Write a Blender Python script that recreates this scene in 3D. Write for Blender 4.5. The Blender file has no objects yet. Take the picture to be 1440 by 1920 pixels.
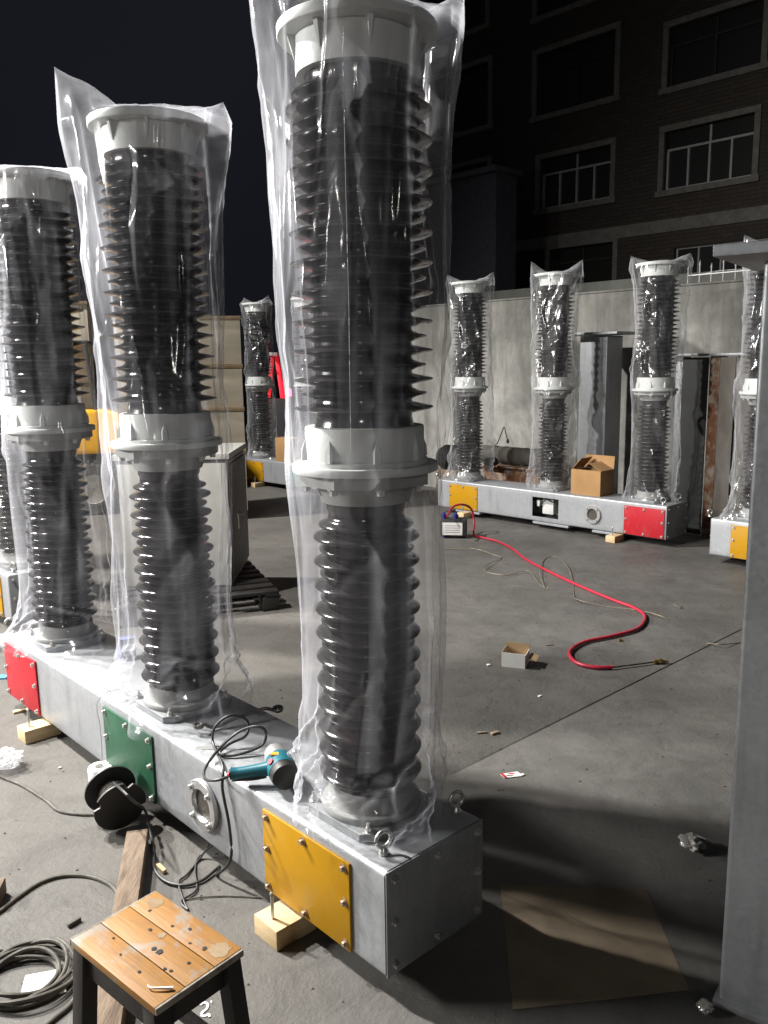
import bpy, bmesh, math, random
from mathutils import Vector, Matrix, noise
PI = math.pi; SIN = math.sin; COS = math.cos
rnd = random.Random(7)
SC = bpy.context.scene; COL = SC.collection

# ------------------------------------------------------------------ camera
FPX, PITCH, ROLL, CAMH = 1578.0, 0.1756, -0.0151, 1.734
cam = bpy.data.cameras.new("camera"); co = bpy.data.objects.new("camera", cam); COL.objects.link(co)
cam.sensor_fit = 'VERTICAL'; cam.sensor_height = 36.0; cam.lens = FPX / 1920 * 36.0
cam.clip_start = 0.05; cam.clip_end = 400
FWD = Vector((0, COS(PITCH), -SIN(PITCH))); DWN = Vector((0, -SIN(PITCH), -COS(PITCH))); RGT = Vector((1, 0, 0))
_r = RGT * COS(ROLL) - DWN * SIN(ROLL); _d = RGT * SIN(ROLL) + DWN * COS(ROLL)
M = Matrix.Identity(4)
for i in range(3):
    M[i][0] = _r[i]; M[i][1] = -_d[i]; M[i][2] = -FWD[i]
M[0][3], M[1][3], M[2][3] = 0, 0, CAMH
co.matrix_world = M
SC.camera = co

# ------------------------------------------------------------------ night sky and yard lights
world = bpy.data.worlds.new("World"); SC.world = world; world.use_nodes = True
wn = world.node_tree.nodes; wl = world.node_tree.links
bg = wn["Background"]
tc = wn.new("ShaderNodeTexCoord"); nz = wn.new("ShaderNodeTexNoise"); nz.inputs["Scale"].default_value = 1.3
nz.inputs["Detail"].default_value = 3
rp = wn.new("ShaderNodeValToRGB")
rp.color_ramp.elements[0].position = .35; rp.color_ramp.elements[0].color = (.0048, .0056, .0085, 1)
rp.color_ramp.elements[1].position = .75; rp.color_ramp.elements[1].color = (.0105, .0115, .015, 1)
wl.new(tc.outputs["Generated"], nz.inputs["Vector"]); wl.new(nz.outputs["Fac"], rp.inputs["Fac"]); wl.new(rp.outputs["Color"], bg.inputs["Color"])
bg.inputs["Strength"].default_value = 1.0


def lamp(name, kind, loc, target, power, color, size=.2, cone=None, blend=.5):
    d = bpy.data.lights.new(name, kind); d.energy = power; d.color = color
    if kind == 'SPOT':
        d.spot_size = math.radians(cone); d.spot_blend = blend; d.shadow_soft_size = size
    elif kind == 'AREA':
        d.shape = 'RECTANGLE'; d.size = size; d.size_y = size * .6
    else:
        d.shadow_soft_size = size
    o = bpy.data.objects.new(name, d); COL.objects.link(o); o.location = loc
    o.rotation_euler = (Vector(target) - Vector(loc)).to_track_quat('-Z', 'Y').to_euler()
    return o


lamp("floodlight", 'SPOT', (-8.0, 7.3, 8.2), (-.6, 4.2, 0.0), 9000, (1, .975, .94), .2, 168, .9)
lamp("stand_light", 'SPOT', (-3.0, 3.9, 4.0), (0.4, 3.6, .4), 1300, (1, .97, .93), .06, 140, .8)
wk = lamp("work_light_row", 'AREA', (-6.8, 3.3, 3.3), (0.5, 4.2, .9), 430, (1, .985, .955), 2.5); wk.data.size_y = .22; wk.data.spread = math.radians(135)
lamp("yard_light", 'AREA', (-.9, -6.5, 3.6), (0.3, 4.0, .9), 85, (1, .96, .9), .30)

SC.view_settings.view_transform = 'Standard'; SC.view_settings.look = 'None'
SC.view_settings.exposure = 0.0; SC.view_settings.gamma = 1.0; SC.view_settings.use_curve_mapping = False
cy = SC.cycles
cy.use_denoising = True; cy.denoiser = 'OPENIMAGEDENOISE'
cy.max_bounces = 8; cy.diffuse_bounces = 3; cy.glossy_bounces = 3; cy.transmission_bounces = 4; cy.transparent_max_bounces = 24
cy.caustics_reflective = False; cy.caustics_refractive = False; cy.sample_clamp_indirect = 4.0

# ------------------------------------------------------------------ geometry of the shot: pixel of the photograph -> point in the yard


def ray(u, v):
    du, dv = u - 720, v - 960
    du, dv = du * COS(ROLL) + dv * SIN(ROLL), -du * SIN(ROLL) + dv * COS(ROLL)
    return Vector((du, FPX * COS(PITCH) - dv * SIN(PITCH), -FPX * SIN(PITCH) - dv * COS(PITCH)))


def G(u, v, z=0.0):
    k = ray(u, v); t = (z - CAMH) / k.z
    return Vector((0, 0, CAMH)) + k * t


AX = 2.3185                                    # heading of the switchgear rows
DV = Vector((COS(AX), SIN(AX), 0)); NV = Vector((-DV.y, DV.x, 0))


def PL(u, v, m):                               # point on the vertical plane at distance m, parallel to the rows
    k = ray(u, v); t = m / (-(NV.x * k.x + NV.y * k.y))
    return Vector((0, 0, CAMH)) + k * t


def DY(u, v, y):
    k = ray(u, v); return Vector((0, 0, CAMH)) + k * (y / k.y)


# ------------------------------------------------------------------ materials


def newmat(name):
    m = bpy.data.materials.new(name); m.use_nodes = True
    nt = m.node_tree; return m, nt.nodes, nt.links, nt.nodes["Principled BSDF"]


def coords(N, L, scale=(1, 1, 1), kind="Object"):
    t = N.new("ShaderNodeTexCoord"); mp = N.new("ShaderNodeMapping"); mp.inputs["Scale"].default_value = scale
    L.new(t.outputs[kind], mp.inputs["Vector"]); return mp.outputs["Vector"]


def tex(N, L, vec, scale, detail=4, rough=.55, lo=.35, hi=.65, dist=0.0):
    n = N.new("ShaderNodeTexNoise"); n.inputs["Scale"].default_value = scale; n.inputs["Detail"].default_value = detail
    n.inputs["Roughness"].default_value = rough; n.inputs["Distortion"].default_value = dist
    L.new(vec, n.inputs["Vector"])
    r = N.new("ShaderNodeMapRange"); r.inputs[1].default_value = lo; r.inputs[2].default_value = hi
    L.new(n.outputs["Fac"], r.inputs[0]); return r.outputs[0]


def mixc(N, L, fac, a, b):
    m = N.new("ShaderNodeMix"); m.data_type = 'RGBA'
    for s, v in ((m.inputs[0], fac), (m.inputs[6], a), (m.inputs[7], b)):
        if hasattr(v, "is_output"): L.new(v, s)
        elif isinstance(v, (int, float)): s.default_value = v
        else: s.default_value = (*v, 1)
    return m.outputs[2]


def math2(N, L, op, a, b=0.0):
    m = N.new("ShaderNodeMath"); m.operation = op; m.use_clamp = False
    for s, v in ((m.inputs[0], a), (m.inputs[1], b)):
        if hasattr(v, "is_output"): L.new(v, s)
        else: s.default_value = v
    return m.outputs[0]


def bump(N, L, b, h, strength=.3, dist=.01):
    n = N.new("ShaderNodeBump"); n.inputs["Strength"].default_value = strength; n.inputs["Distance"].default_value = dist
    L.new(h, n.inputs["Height"]); L.new(n.outputs[0], b.inputs["Normal"])


def simple(name, c, c2=None, rough=.5, metal=0.0, scale=6.0, rough2=None, bs=0.0, bscale=60, stretch=(1, 1, 1), lo=.35, hi=.7, spec=.5):
    m, N, L, b = newmat(name); v = coords(N, L, stretch)
    f = tex(N, L, v, scale, 6, .6, lo, hi)
    L.new(mixc(N, L, f, c, c2 or tuple(x * .75 for x in c)), b.inputs["Base Color"])
    b.inputs["Metallic"].default_value = metal; b.inputs["Specular IOR Level"].default_value = spec
    r = N.new("ShaderNodeMapRange"); r.inputs[3].default_value = rough; r.inputs[4].default_value = rough2 if rough2 is not None else min(1, rough * 1.3)
    L.new(f, r.inputs[0]); L.new(r.outputs[0], b.inputs["Roughness"])
    if bs: bump(N, L, b, tex(N, L, v, bscale, 5, .6, .2, .8), bs, .004)
    return m


def galv(name, base=.5, spangle=True):
    m, N, L, b = newmat(name); v = coords(N, L)
    vo = N.new("ShaderNodeTexVoronoi"); vo.inputs["Scale"].default_value = 75; L.new(v, vo.inputs["Vector"])
    sx = N.new("ShaderNodeSeparateColor"); L.new(vo.outputs["Color"], sx.inputs[0])
    big = tex(N, L, coords(N, L, (1, 1, .45)), 3.2, 7, .62, .3, .72)
    st = tex(N, L, coords(N, L, (5, 5, .6)), 4.0, 5, .6, .52, .8)
    c = mixc(N, L, big, (base * .92, base * .95, base), (base * .6, base * .63, base * .66))
    c = mixc(N, L, math2(N, L, 'MULTIPLY', sx.outputs[0], .28), c, (base * 1.15,) * 3)
    c = mixc(N, L, math2(N, L, 'MULTIPLY', st, .6), c, (base * .42, base * .43, base * .43))
    L.new(c, b.inputs["Base Color"]); b.inputs["Metallic"].default_value = .45
    r = N.new("ShaderNodeMapRange"); r.inputs[3].default_value = .36; r.inputs[4].default_value = .58
    L.new(math2(N, L, 'ADD', math2(N, L, 'MULTIPLY', sx.outputs[1], .5), math2(N, L, 'MULTIPLY', big, .5)), r.inputs[0])
    L.new(r.outputs[0], b.inputs["Roughness"])
    bump(N, L, b, tex(N, L, v, 24, 4, .6, .2, .8), .12, .003)
    return m


def film(name, T=.84, tint=(.84, .86, .93), crumple=.35, cscale=9.0, rough=.16, spec=1.0, stretch=(1, 1, .5), bdist=.02, det=5):
    m = bpy.data.materials.new(name); m.use_nodes = True; N = m.node_tree.nodes; L = m.node_tree.links
    N.remove(N["Principled BSDF"]); out = N["Material Output"]
    v = coords(N, L, stretch)
    h1 = tex(N, L, v, cscale, det, .62, .2, .8, .8)
    vo = N.new("ShaderNodeTexVoronoi"); vo.feature = 'DISTANCE_TO_EDGE'; vo.inputs["Scale"].default_value = cscale * .9
    wv = N.new("ShaderNodeVectorMath"); wv.operation = 'ADD'
    nv = N.new("ShaderNodeTexNoise"); nv.inputs["Scale"].default_value = 5; L.new(v, nv.inputs["Vector"])
    sc = N.new("ShaderNodeVectorMath"); sc.operation = 'SCALE'; sc.inputs["Scale"].default_value = .35
    L.new(nv.outputs["Color"], sc.inputs[0]); L.new(v, wv.inputs[0]); L.new(sc.outputs[0], wv.inputs[1]); L.new(wv.outputs[0], vo.inputs["Vector"])
    hh = math2(N, L, 'ADD', h1, math2(N, L, 'MULTIPLY', math2(N, L, 'MINIMUM', vo.outputs["Distance"], .18), 3.0))
    bp = N.new("ShaderNodeBump"); bp.inputs["Strength"].default_value = crumple; bp.inputs["Distance"].default_value = bdist
    L.new(hh, bp.inputs["Height"])
    lw = N.new("ShaderNodeLayerWeight"); lw.inputs["Blend"].default_value = .5; L.new(bp.outputs[0], lw.inputs["Normal"])
    cosv = math2(N, L, 'MAXIMUM', math2(N, L, 'SUBTRACT', 1.0, lw.outputs["Facing"]), .30)
    tt = N.new("ShaderNodeMapRange"); tt.inputs[3].default_value = T - .05; tt.inputs[4].default_value = T + .03
    L.new(tex(N, L, v, 3.5, 4, .6, .3, .7), tt.inputs[0])
    alpha = math2(N, L, 'SUBTRACT', 1.0, math2(N, L, 'POWER', tt.outputs[0], math2(N, L, 'POWER', cosv, -1.35)))
    di = N.new("ShaderNodeBsdfDiffuse"); di.inputs[0].default_value = (*tint, 1); L.new(bp.outputs[0], di.inputs["Normal"])
    tl = N.new("ShaderNodeBsdfTranslucent"); tl.inputs[0].default_value = (*tint, 1); L.new(bp.outputs[0], tl.inputs["Normal"])
    mk = N.new("ShaderNodeMixShader"); mk.inputs[0].default_value = .6; L.new(di.outputs[0], mk.inputs[1]); L.new(tl.outputs[0], mk.inputs[2])
    tr = N.new("ShaderNodeBsdfTransparent")
    a = N.new("ShaderNodeMixShader"); L.new(alpha, a.inputs[0]); L.new(tr.outputs[0], a.inputs[1]); L.new(mk.outputs[0], a.inputs[2])
    gl = N.new("ShaderNodeBsdfGlossy"); gl.inputs["Roughness"].default_value = rough; L.new(bp.outputs[0], gl.inputs["Normal"])
    fr = math2(N, L, 'ADD', .06 * spec, math2(N, L, 'MULTIPLY', math2(N, L, 'POWER', lw.outputs["Facing"], 5.0), .2))
    f = N.new("ShaderNodeMixShader"); L.new(fr, f.inputs[0]); L.new(a.outputs[0], f.inputs[1]); L.new(gl.outputs[0], f.inputs[2])
    L.new(f.outputs[0], out.inputs[0])
    return m


def concrete_floor():
    m, N, L, b = newmat("worn_concrete"); v = coords(N, L)
    big = tex(N, L, v, .55, 6, .6, .34, .68); mid = tex(N, L, v, 2.6, 8, .66, .34, .7, .6)
    fine = tex(N, L, v, 38, 6, .7, .3, .75); blot = tex(N, L, v, 9.0, 6, .6, .60, .74, .4)
    drag = tex(N, L, coords(N, L, (1.0, 5.0, 1)), 1.1, 6, .6, .45, .8)
    cl = tex(N, L, v, 1.5, 7, .62, .42, .66, .5); cl2 = tex(N, L, coords(N, L, (1.3, .8, 1)), 4.2, 7, .68, .48, .7, .3)
    # dusty left paler, right slab darker: lamp falloff partly put into the colour
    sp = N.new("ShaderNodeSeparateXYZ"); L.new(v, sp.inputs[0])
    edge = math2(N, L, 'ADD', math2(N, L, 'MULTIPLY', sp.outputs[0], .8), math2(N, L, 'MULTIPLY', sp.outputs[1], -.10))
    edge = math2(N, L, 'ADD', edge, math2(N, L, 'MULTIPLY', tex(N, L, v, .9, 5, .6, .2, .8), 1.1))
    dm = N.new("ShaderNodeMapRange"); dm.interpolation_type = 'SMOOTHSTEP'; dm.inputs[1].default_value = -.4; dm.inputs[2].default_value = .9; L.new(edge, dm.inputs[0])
    def M_(x, k): return math2(N, L, 'MULTIPLY', x, k)
    left_tone = mixc(N, L, M_(big, .5), (.124, .117, .106), (.100, .094, .085))
    left_tone = mixc(N, L, M_(mid, .5), left_tone, (.110, .102, .092))
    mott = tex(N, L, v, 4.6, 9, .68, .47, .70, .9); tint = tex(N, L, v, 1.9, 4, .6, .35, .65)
    left_tone = mixc(N, L, M_(mott, .62), left_tone, (.068, .062, .054))
    right_tone = mixc(N, L, big, (.158, .152, .143), (.112, .108, .101))
    right_tone = mixc(N, L, M_(tint, .5), right_tone, mixc(N, L, mid, (.128, .112, .104), (.108, .112, .094)))
    right_tone = mixc(N, L, M_(mott, .55), right_tone, (.060, .057, .051))
    right_tone = mixc(N, L, M_(mid, .5), right_tone, (.058, .056, .052))
    right_tone = mixc(N, L, M_(cl, .55), right_tone, (.050, .051, .047))
    right_tone = mixc(N, L, M_(cl2, .40), right_tone, (.060, .050, .046))
    right_tone = mixc(N, L, M_(drag, .30), right_tone, (.150, .144, .134))
    c = mixc(N, L, dm.outputs[0], left_tone, right_tone)
    c = mixc(N, L, M_(fine, .20), c, (.06, .056, .051))
    c = mixc(N, L, M_(blot, .40), c, (.045, .042, .038))
    L.new(c, b.inputs["Base Color"])
    r = N.new("ShaderNodeMapRange"); r.inputs[3].default_value = .72; r.inputs[4].default_value = .5
    L.new(mid, r.inputs[0]); L.new(r.outputs[0], b.inputs["Roughness"]); b.inputs["Specular IOR Level"].default_value = .35
    bump(N, L, b, math2(N, L, 'ADD', fine, M_(mott, 1.2)), .38, .005)
    return m


def stained_wall():
    m, N, L, b = newmat("stained_render"); v = coords(N, L)
    sep = N.new("ShaderNodeSeparateXYZ"); L.new(v, sep.inputs[0])
    drip = tex(N, L, coords(N, L, (4, 4, .5)), 1.3, 8, .68, .42, .66, .6)
    topm = N.new("ShaderNodeMapRange"); topm.inputs[1].default_value = .9; topm.inputs[2].default_value = 2.5; L.new(sep.outputs[2], topm.inputs[0])
    patch = tex(N, L, coords(N, L, (1, 1, .8)), 2.2, 8, .68, .40, .66, .4)
    fine = tex(N, L, v, 22, 5, .65, .3, .8)
    c = mixc(N, L, patch, (.46, .45, .42), (.21, .206, .19))
    c = mixc(N, L, math2(N, L, 'MULTIPLY', drip, math2(N, L, 'ADD', math2(N, L, 'MULTIPLY', topm.outputs[0], .72), .20)), c, (.07, .068, .06))
    gr = tex(N, L, coords(N, L, (2, 2, .5)), 1.0, 6, .6, .25, .75)
    c = mixc(N, L, math2(N, L, 'MULTIPLY', topm.outputs[0], math2(N, L, 'ADD', math2(N, L, 'MULTIPLY', gr, .75), .42)), c, (.085, .083, .072))
    soot = tex(N, L, coords(N, L, (1.2, 1.2, .75)), 1.1, 8, .7, .46, .62, .7)
    t2_ = N.new("ShaderNodeMapRange"); t2_.inputs[1].default_value = 1.7; t2_.inputs[2].default_value = 2.45; L.new(sep.outputs[2], t2_.inputs[0])
    c = mixc(N, L, math2(N, L, 'MULTIPLY', soot, math2(N, L, 'ADD', math2(N, L, 'MULTIPLY', t2_.outputs[0], .5), .25)), c, (.055, .053, .046))
    c = mixc(N, L, math2(N, L, 'MULTIPLY', fine, .2), c, (.2, .2, .18))
    L.new(c, b.inputs["Base Color"]); b.inputs["Roughness"].default_value = .88
    bump(N, L, b, fine, .3, .006); return m


def plate_paint(name, c):
    m, N, L, b = newmat(name); v = coords(N, L)
    f = tex(N, L, v, 5, 6, .6, .4, .8)
    cc_ = mixc(N, L, math2(N, L, 'MULTIPLY', f, .3), c, tuple(x * .55 for x in c))
    du = tex(N, L, coords(N, L, (1, 1, .35)), 9, 7, .7, .52, .8); sc2 = tex(N, L, coords(N, L, (30, 4, 2.0)), 3, 4, .6, .66, .72)
    cc_ = mixc(N, L, math2(N, L, 'MULTIPLY', du, .16), cc_, (.34, .32, .28)); cc_ = mixc(N, L, math2(N, L, 'MULTIPLY', sc2, .25), cc_, (.3, .28, .24))
    L.new(cc_, b.inputs["Base Color"])
    b.inputs["Roughness"].default_value = .46; b.inputs["Specular IOR Level"].default_value = .3; bump(N, L, b, tex(N, L, v, 160, 3, .5, .2, .8), .06, .001); return m


def stool_top_mat():
    m, N, L, b = newmat("worn_stool_wood"); v = coords(N, L)
    gr = tex(N, L, coords(N, L, (3, 45, 3)), 2.2, 6, .6, .35, .7, .5)
    wear = tex(N, L, v, 8.5, 5, .62, .53, .60, .4)
    grime = tex(N, L, v, 11, 5, .6, .55, .75)
    c = mixc(N, L, gr, (.33, .155, .028), (.255, .118, .024))
    c = mixc(N, L, math2(N, L, 'MULTIPLY', grime, .6), c, (.17, .09, .045))
    c = mixc(N, L, math2(N, L, 'MULTIPLY', wear, .8), c, (.24, .22, .19))
    L.new(c, b.inputs["Base Color"]); b.inputs["Roughness"].default_value = .55
    bump(N, L, b, gr, .2, .002); return m


def brick_mat():
    m, N, L, b = newmat("dark_brick"); v = coords(N, L)
    br = N.new("ShaderNodeTexBrick"); br.inputs["Scale"].default_value = 1.0
    br.inputs["Brick Width"].default_value = .36; br.inputs["Row Height"].default_value = .11; br.inputs["Mortar Size"].default_value = .014
    br.inputs["Color1"].default_value = (.10, .08, .066, 1); br.inputs["Color2"].default_value = (.075, .063, .054, 1); br.inputs["Mortar"].default_value = (.055, .05, .045, 1)
    sx = N.new("ShaderNodeSeparateXYZ"); cx = N.new("ShaderNodeCombineXYZ"); L.new(v, sx.inputs[0]); L.new(sx.outputs[0], cx.inputs[0]); L.new(sx.outputs[2], cx.inputs[1])
    L.new(cx.outputs[0], br.inputs["Vector"]); L.new(br.outputs["Color"], b.inputs["Base Color"]); b.inputs["Roughness"].default_value = .9
    return m


MT = dict(
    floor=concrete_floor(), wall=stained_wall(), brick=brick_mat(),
    galv=galv("galvanised_steel", .44), galv_dull=galv("dull_galvanised_steel", .34), bolt=simple("bolt_zinc", (.62, .62, .6), (.45, .44, .42), .3, .8, 30),
    rustbolt=simple("browned_bolt", (.42, .33, .25), (.25, .16, .1), .45, .6, 30),
    rubber=simple("black_silicone", (.019, .017, .0175), (.025, .023, .0235), .13, 0, 12, .17, spec=.42),
    flange=simple("grey_cast_flange", (.50, .51, .50), (.42, .43, .42), .5, 0, 7, .62, .1, 90),
    film_a=film("milky_film", .953, (.87, .88, .95), .07, 3.0, .12, .32), film_b=film("crinkled_clear_film", .945, (.86, .87, .9), .45, 1.7, .16, .85, (1.5, 1.5, .7), .03, 2),
    scrap=film("scrap_film", .72, (.86, .86, .88), .6, 14, .2),
    yellow=plate_paint("yellow_paint", (.43, .218, .003)), green=plate_paint("green_paint", (.020, .088, .046)), red=plate_paint("red_paint", (.43, .014, .024)),
    pine=simple("pale_pine", (.62, .47, .27), (.50, .36, .20), .7, 0, 5, None, .3, 40, (1, 1, 8)),
    oldwood=simple("old_timber", (.25, .185, .13), (.10, .07, .05), .85, 0, 7, None, .5, 30, (5, .9, 5), .3, .7),
    stool=stool_top_mat(), stooldark=simple("dark_stool_wood", (.012, .009, .0075), (.03, .023, .018), .6, 0, 9, None, .3, 40),
    stoolraw=simple("raw_wood_edge", (.36, .33, .28), (.12, .095, .075), .85, 0, 30),
    card=simple("brown_cardboard", (.36, .205, .085), (.29, .165, .068), .8, 0, 5, None, .1, 60), cardin=simple("cardboard_inside", (.46, .31, .17), None, .85),
    white=simple("white_card", (.78, .77, .74), (.68, .67, .64), .6), cable=simple("black_cable", (.022, .021, .02), (.04, .038, .035), .42),
    cablegrey=simple("dusty_cable", (.115, .105, .085), (.055, .05, .042), .6, 0, 30), hose=simple("red_hose", (.42, .016, .04), (.30, .014, .03), .4, 0, 20),
    blackplastic=simple("black_plastic", (.014, .013, .012), (.022, .02, .018), .42, 0, 12), whiteplastic=simple("white_plastic", (.80, .79, .76), None, .35),
    teal=simple("teal_plastic", (.010, .125, .165), (.012, .10, .13), .36, 0, 12), alu=simple("grey_aluminium", (.55, .55, .54), (.4, .4, .4), .35, .7, 12),
    redplastic=simple("red_plastic", (.6, .02, .04), None, .4), orange=simple("orange_sticker", (.8, .35, .03), None, .5), blueplastic=simple("dark_blue_plastic", (.02, .025, .2), None, .4),
    wrench=simple("chrome_vanadium", (.33, .32, .31), (.12, .11, .1), .28, .85, 14), brass=simple("brass", (.50, .36, .12), (.3, .2, .07), .35, .9, 20),
    cab=simple("cream_cabinet_paint", (.34, .335, .31), (.28, .275, .25), .45), seal=simple("dark_gasket", (.02, .02, .02), None, .7),
    ply=simple("plywood", (.52, .46, .36), (.43, .375, .285), .75, 0, 3, None, .1, 50, (1, 1, 5)), batten=simple("brown_batten", (.30, .215, .125), (.2, .14, .08), .8, 0, 8),
    yellowbody=simple("yellow_truck_paint", (.80, .42, .012), (.7, .35, .01), .28, 0, 4), tyre=simple("dusty_tyre", (.028, .027, .025), (.06, .057, .052), .8, 0, 8), rim=simple("grey_rim", (.42, .41, .38), (.2, .19, .17), .5, .2, 8),
    dark=simple("dark_steel", (.018, .019, .02), (.03, .03, .03), .6), rust=simple("rusty_steel", (.20, .085, .04), (.36, .30, .24), .8, .1, 9, None, .4, 30, (1, 1, 1), .45, .6),
    log=simple("grimy_grey_pipe", (.11, .10, .085), (.05, .045, .04), .8, 0, 6, None, .5, 25), lad=simple("red_fibreglass", (.60, .03, .05), None, .4),
    winframe=simple("white_window_frame", (.62, .62, .6), (.5, .5, .48), .5), surround=simple("cement_surround", (.30, .29, .26), (.20, .19, .17), .9),
    foil=simple("crumpled_foil", (.62, .6, .56), (.35, .34, .32), .3, .6, 20), tape=simple("blue_tape", (.12, .38, .75), None, .4), mark=simple("white_floor_paint", (.8, .8, .78), None, .7),
    shed=simple("dark_shed_render", (.12, .125, .15), (.09, .095, .115), .9), lowwall=simple("grey_green_wall", (.24, .245, .22), (.15, .15, .135), .9, 0, 1.4, None, 0, 40, (1, 1, .4)),
    oldcard=simple("trodden_cardboard", (.20, .157, .105), (.14, .11, .075), .85, 0, 4, None, .3, 30), weathered=simple("weathered_steel", (.21, .195, .175), (.12, .10, .085), .75, .1, 5, None, 0, 40, (1, 1, .4)), weathered_dark=simple("dull_frame", (.06, .058, .052), None, .8), door_shade=simple("shaded_door_paint", (.085, .082, .074), (.065, .062, .056), .5), floorwire=simple("dull_wire", (.26, .22, .15), (.12, .10, .08), .5, .4, 20), flange_dull_shade=simple("dull_and_shaded_flange", (.30, .305, .30), (.22, .22, .215), .6, 0, 9), barewood=simple("bare_grey_wood", (.29, .22, .14), (.24, .15, .07), .8, 0, 30), sight=simple("brown_sight_glass", (.09, .08, .068), (.05, .045, .04), .25, 0, 14), bluecard=simple("lilac_blue_card", (.16, .18, .34), (.1, .12, .25), .6, 0, 30), oil=simple("dried_spill", (.30, .30, .29), None, .25), inner=simple("pale_mechanism_housing", (.6, .6, .58), None, .5),
)
gm, N_, L_, B_ = newmat("window_glass"); B_.inputs["Base Color"].default_value = (.035, .036, .034, 1); B_.inputs["Roughness"].default_value = .3; MT['glass'] = gm
gm, N_, L_, B_ = newmat("lit_red_lens"); B_.inputs["Base Color"].default_value = (.8, .02, .06, 1); B_.inputs["Emission Color"].default_value = (1, .05, .16, 1); B_.inputs["Emission Strength"].default_value = 6; MT['redlens'] = gm

# ------------------------------------------------------------------ mesh building


class MB:
    def __init__(s): s.v = []; s.f = []

    def add(s, vs, fs, m=None):
        o = len(s.v)
        s.v += [tuple(m @ Vector(p)) if m else tuple(p) for p in vs]; s.f += [tuple(i + o for i in f) for f in fs]; return s

    def box(s, c, d, m=None):
        x, y, z = c; a, b, h = d[0] / 2, d[1] / 2, d[2] / 2
        vs = [(x + i * a, y + j * b, z + k * h) for i in (-1, 1) for j in (-1, 1) for k in (-1, 1)]
        return s.add(vs, [(0, 1, 3, 2), (4, 6, 7, 5), (0, 4, 5, 1), (2, 3, 7, 6), (0, 2, 6, 4), (1, 5, 7, 3)], m)

    def lathe(s, prof, n=32, m=None, cap=True, skip=None):
        vs = []; fs = []
        for r, z in prof:
            for i in range(n):
                a = 2 * PI * i / n; vs.append((r * COS(a), r * SIN(a), z))
        for j in range(len(prof) - 1):
            for i in range(n):
                k = (i + 1) % n; fs.append((j * n + i, j * n + k, (j + 1) * n + k, (j + 1) * n + i))
        if cap:
            fs.append(tuple(range(n - 1, -1, -1))); q = (len(prof) - 1) * n; fs.append(tuple(range(q, q + n)))
        return s.add(vs, fs, m)

    def cyl(s, a, b, r, n=12, r2=None):
        a = Vector(a); b = Vector(b); d = b - a
        m = Matrix.Translation(a) @ d.to_track_quat('Z', 'Y').to_matrix().to_4x4()
        return s.lathe([(r, 0), (r if r2 is None else r2, d.length)], n, m)

    def bar(s, a, b, w, h, up=(0, 0, 1)):
        a = Vector(a); b = Vector(b); d = (b - a); l = d.length; d.normalize(); up = Vector(up)
        x = d.cross(up).normalized(); z = x.cross(d)
        m = Matrix(((x.x, d.x, z.x, 0), (x.y, d.y, z.y, 0), (x.z, d.z, z.z, 0), (0, 0, 0, 1)))
        m = Matrix.Translation((a + b) / 2) @ m
        return s.box((0, 0, 0), (w, l, h), m)

    def tube(s, pts, r, n=8, closed=False, sub=6, rf=None):
        P = [Vector(p) for p in pts]; Q = []
        c = len(P); seg = c if closed else c - 1
        for i in range(seg):
            p0 = P[(i - 1) % c] if closed or i > 0 else P[0]; p1 = P[i]; p2 = P[(i + 1) % c]
            p3 = P[(i + 2) % c] if closed or i + 2 < c else P[-1]
            for k in range(sub):
                t = k / sub
                Q.append(.5 * ((2 * p1) + (p2 - p0) * t + (2 * p0 - 5 * p1 + 4 * p2 - p3) * t * t + (3 * p1 - p0 - 3 * p2 + p3) * t ** 3))
        if not closed: Q.append(P[-1])
        vs = []; fs = []; ref = Vector((0, 0, 1)); L = len(Q)
        for i, q in enumerate(Q):
            d = (Q[(i + 1) % L] if closed or i + 1 < L else q) - (Q[i - 1] if closed or i > 0 else q)
            d = d.normalized() if d.length > 1e-9 else Vector((0, 0, 1))
            x = d.cross(ref)
            if x.length < .05: x = d.cross(Vector((1, 0, 0)))
            x.normalize(); y = d.cross(x); rr = r if rf is None else rf(i / max(1, L - 1))
            for k in range(n):
                a = 2 * PI * k / n; vs.append(q + x * COS(a) * rr + y * SIN(a) * rr)
        for i in range(L if closed else L - 1):
            j = (i + 1) % L
            for k in range(n):
                l = (k + 1) % n; fs.append((i * n + k, i * n + l, j * n + l, j * n + k))
        if not closed: fs.append(tuple(range(n))); fs.append(tuple(range((L - 1) * n + n - 1, (L - 1) * n - 1, -1)))
        return s.add(vs, fs)

    def prism(s, poly, z0, z1, m=None):
        n = len(poly); vs = [(x, y, z0) for x, y in poly] + [(x, y, z1) for x, y in poly]
        fs = [tuple(range(n - 1, -1, -1)), tuple(range(n, 2 * n))] + [(i, (i + 1) % n, n + (i + 1) % n, n + i) for i in range(n)]
        return s.add(vs, fs, m)

    def mesh(s, name, mat, bevel=0, seg=2, angle=38):
        me = bpy.data.meshes.new(name); me.from_pydata(s.v, [], s.f); me.materials.append(mat if not isinstance(mat, str) else MT[mat])
        bm = bmesh.new(); bm.from_mesh(me); bmesh.ops.recalc_face_normals(bm, faces=bm.faces)
        if bevel:
            es = [e for e in bm.edges if len(e.link_faces) == 2 and e.calc_face_angle(0) > .6]
            bmesh.ops.bevel(bm, geom=es, offset=bevel, segments=seg, affect='EDGES', profile=.6, clamp_overlap=True)
        bm.to_mesh(me); bm.free(); me.shade_smooth(); me.set_sharp_from_angle(angle=math.radians(angle)); return me

    def build(s, name, mat, parent=None, bevel=0, **k):
        return link(name, s.mesh(name, mat, bevel, **k), parent)


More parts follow.
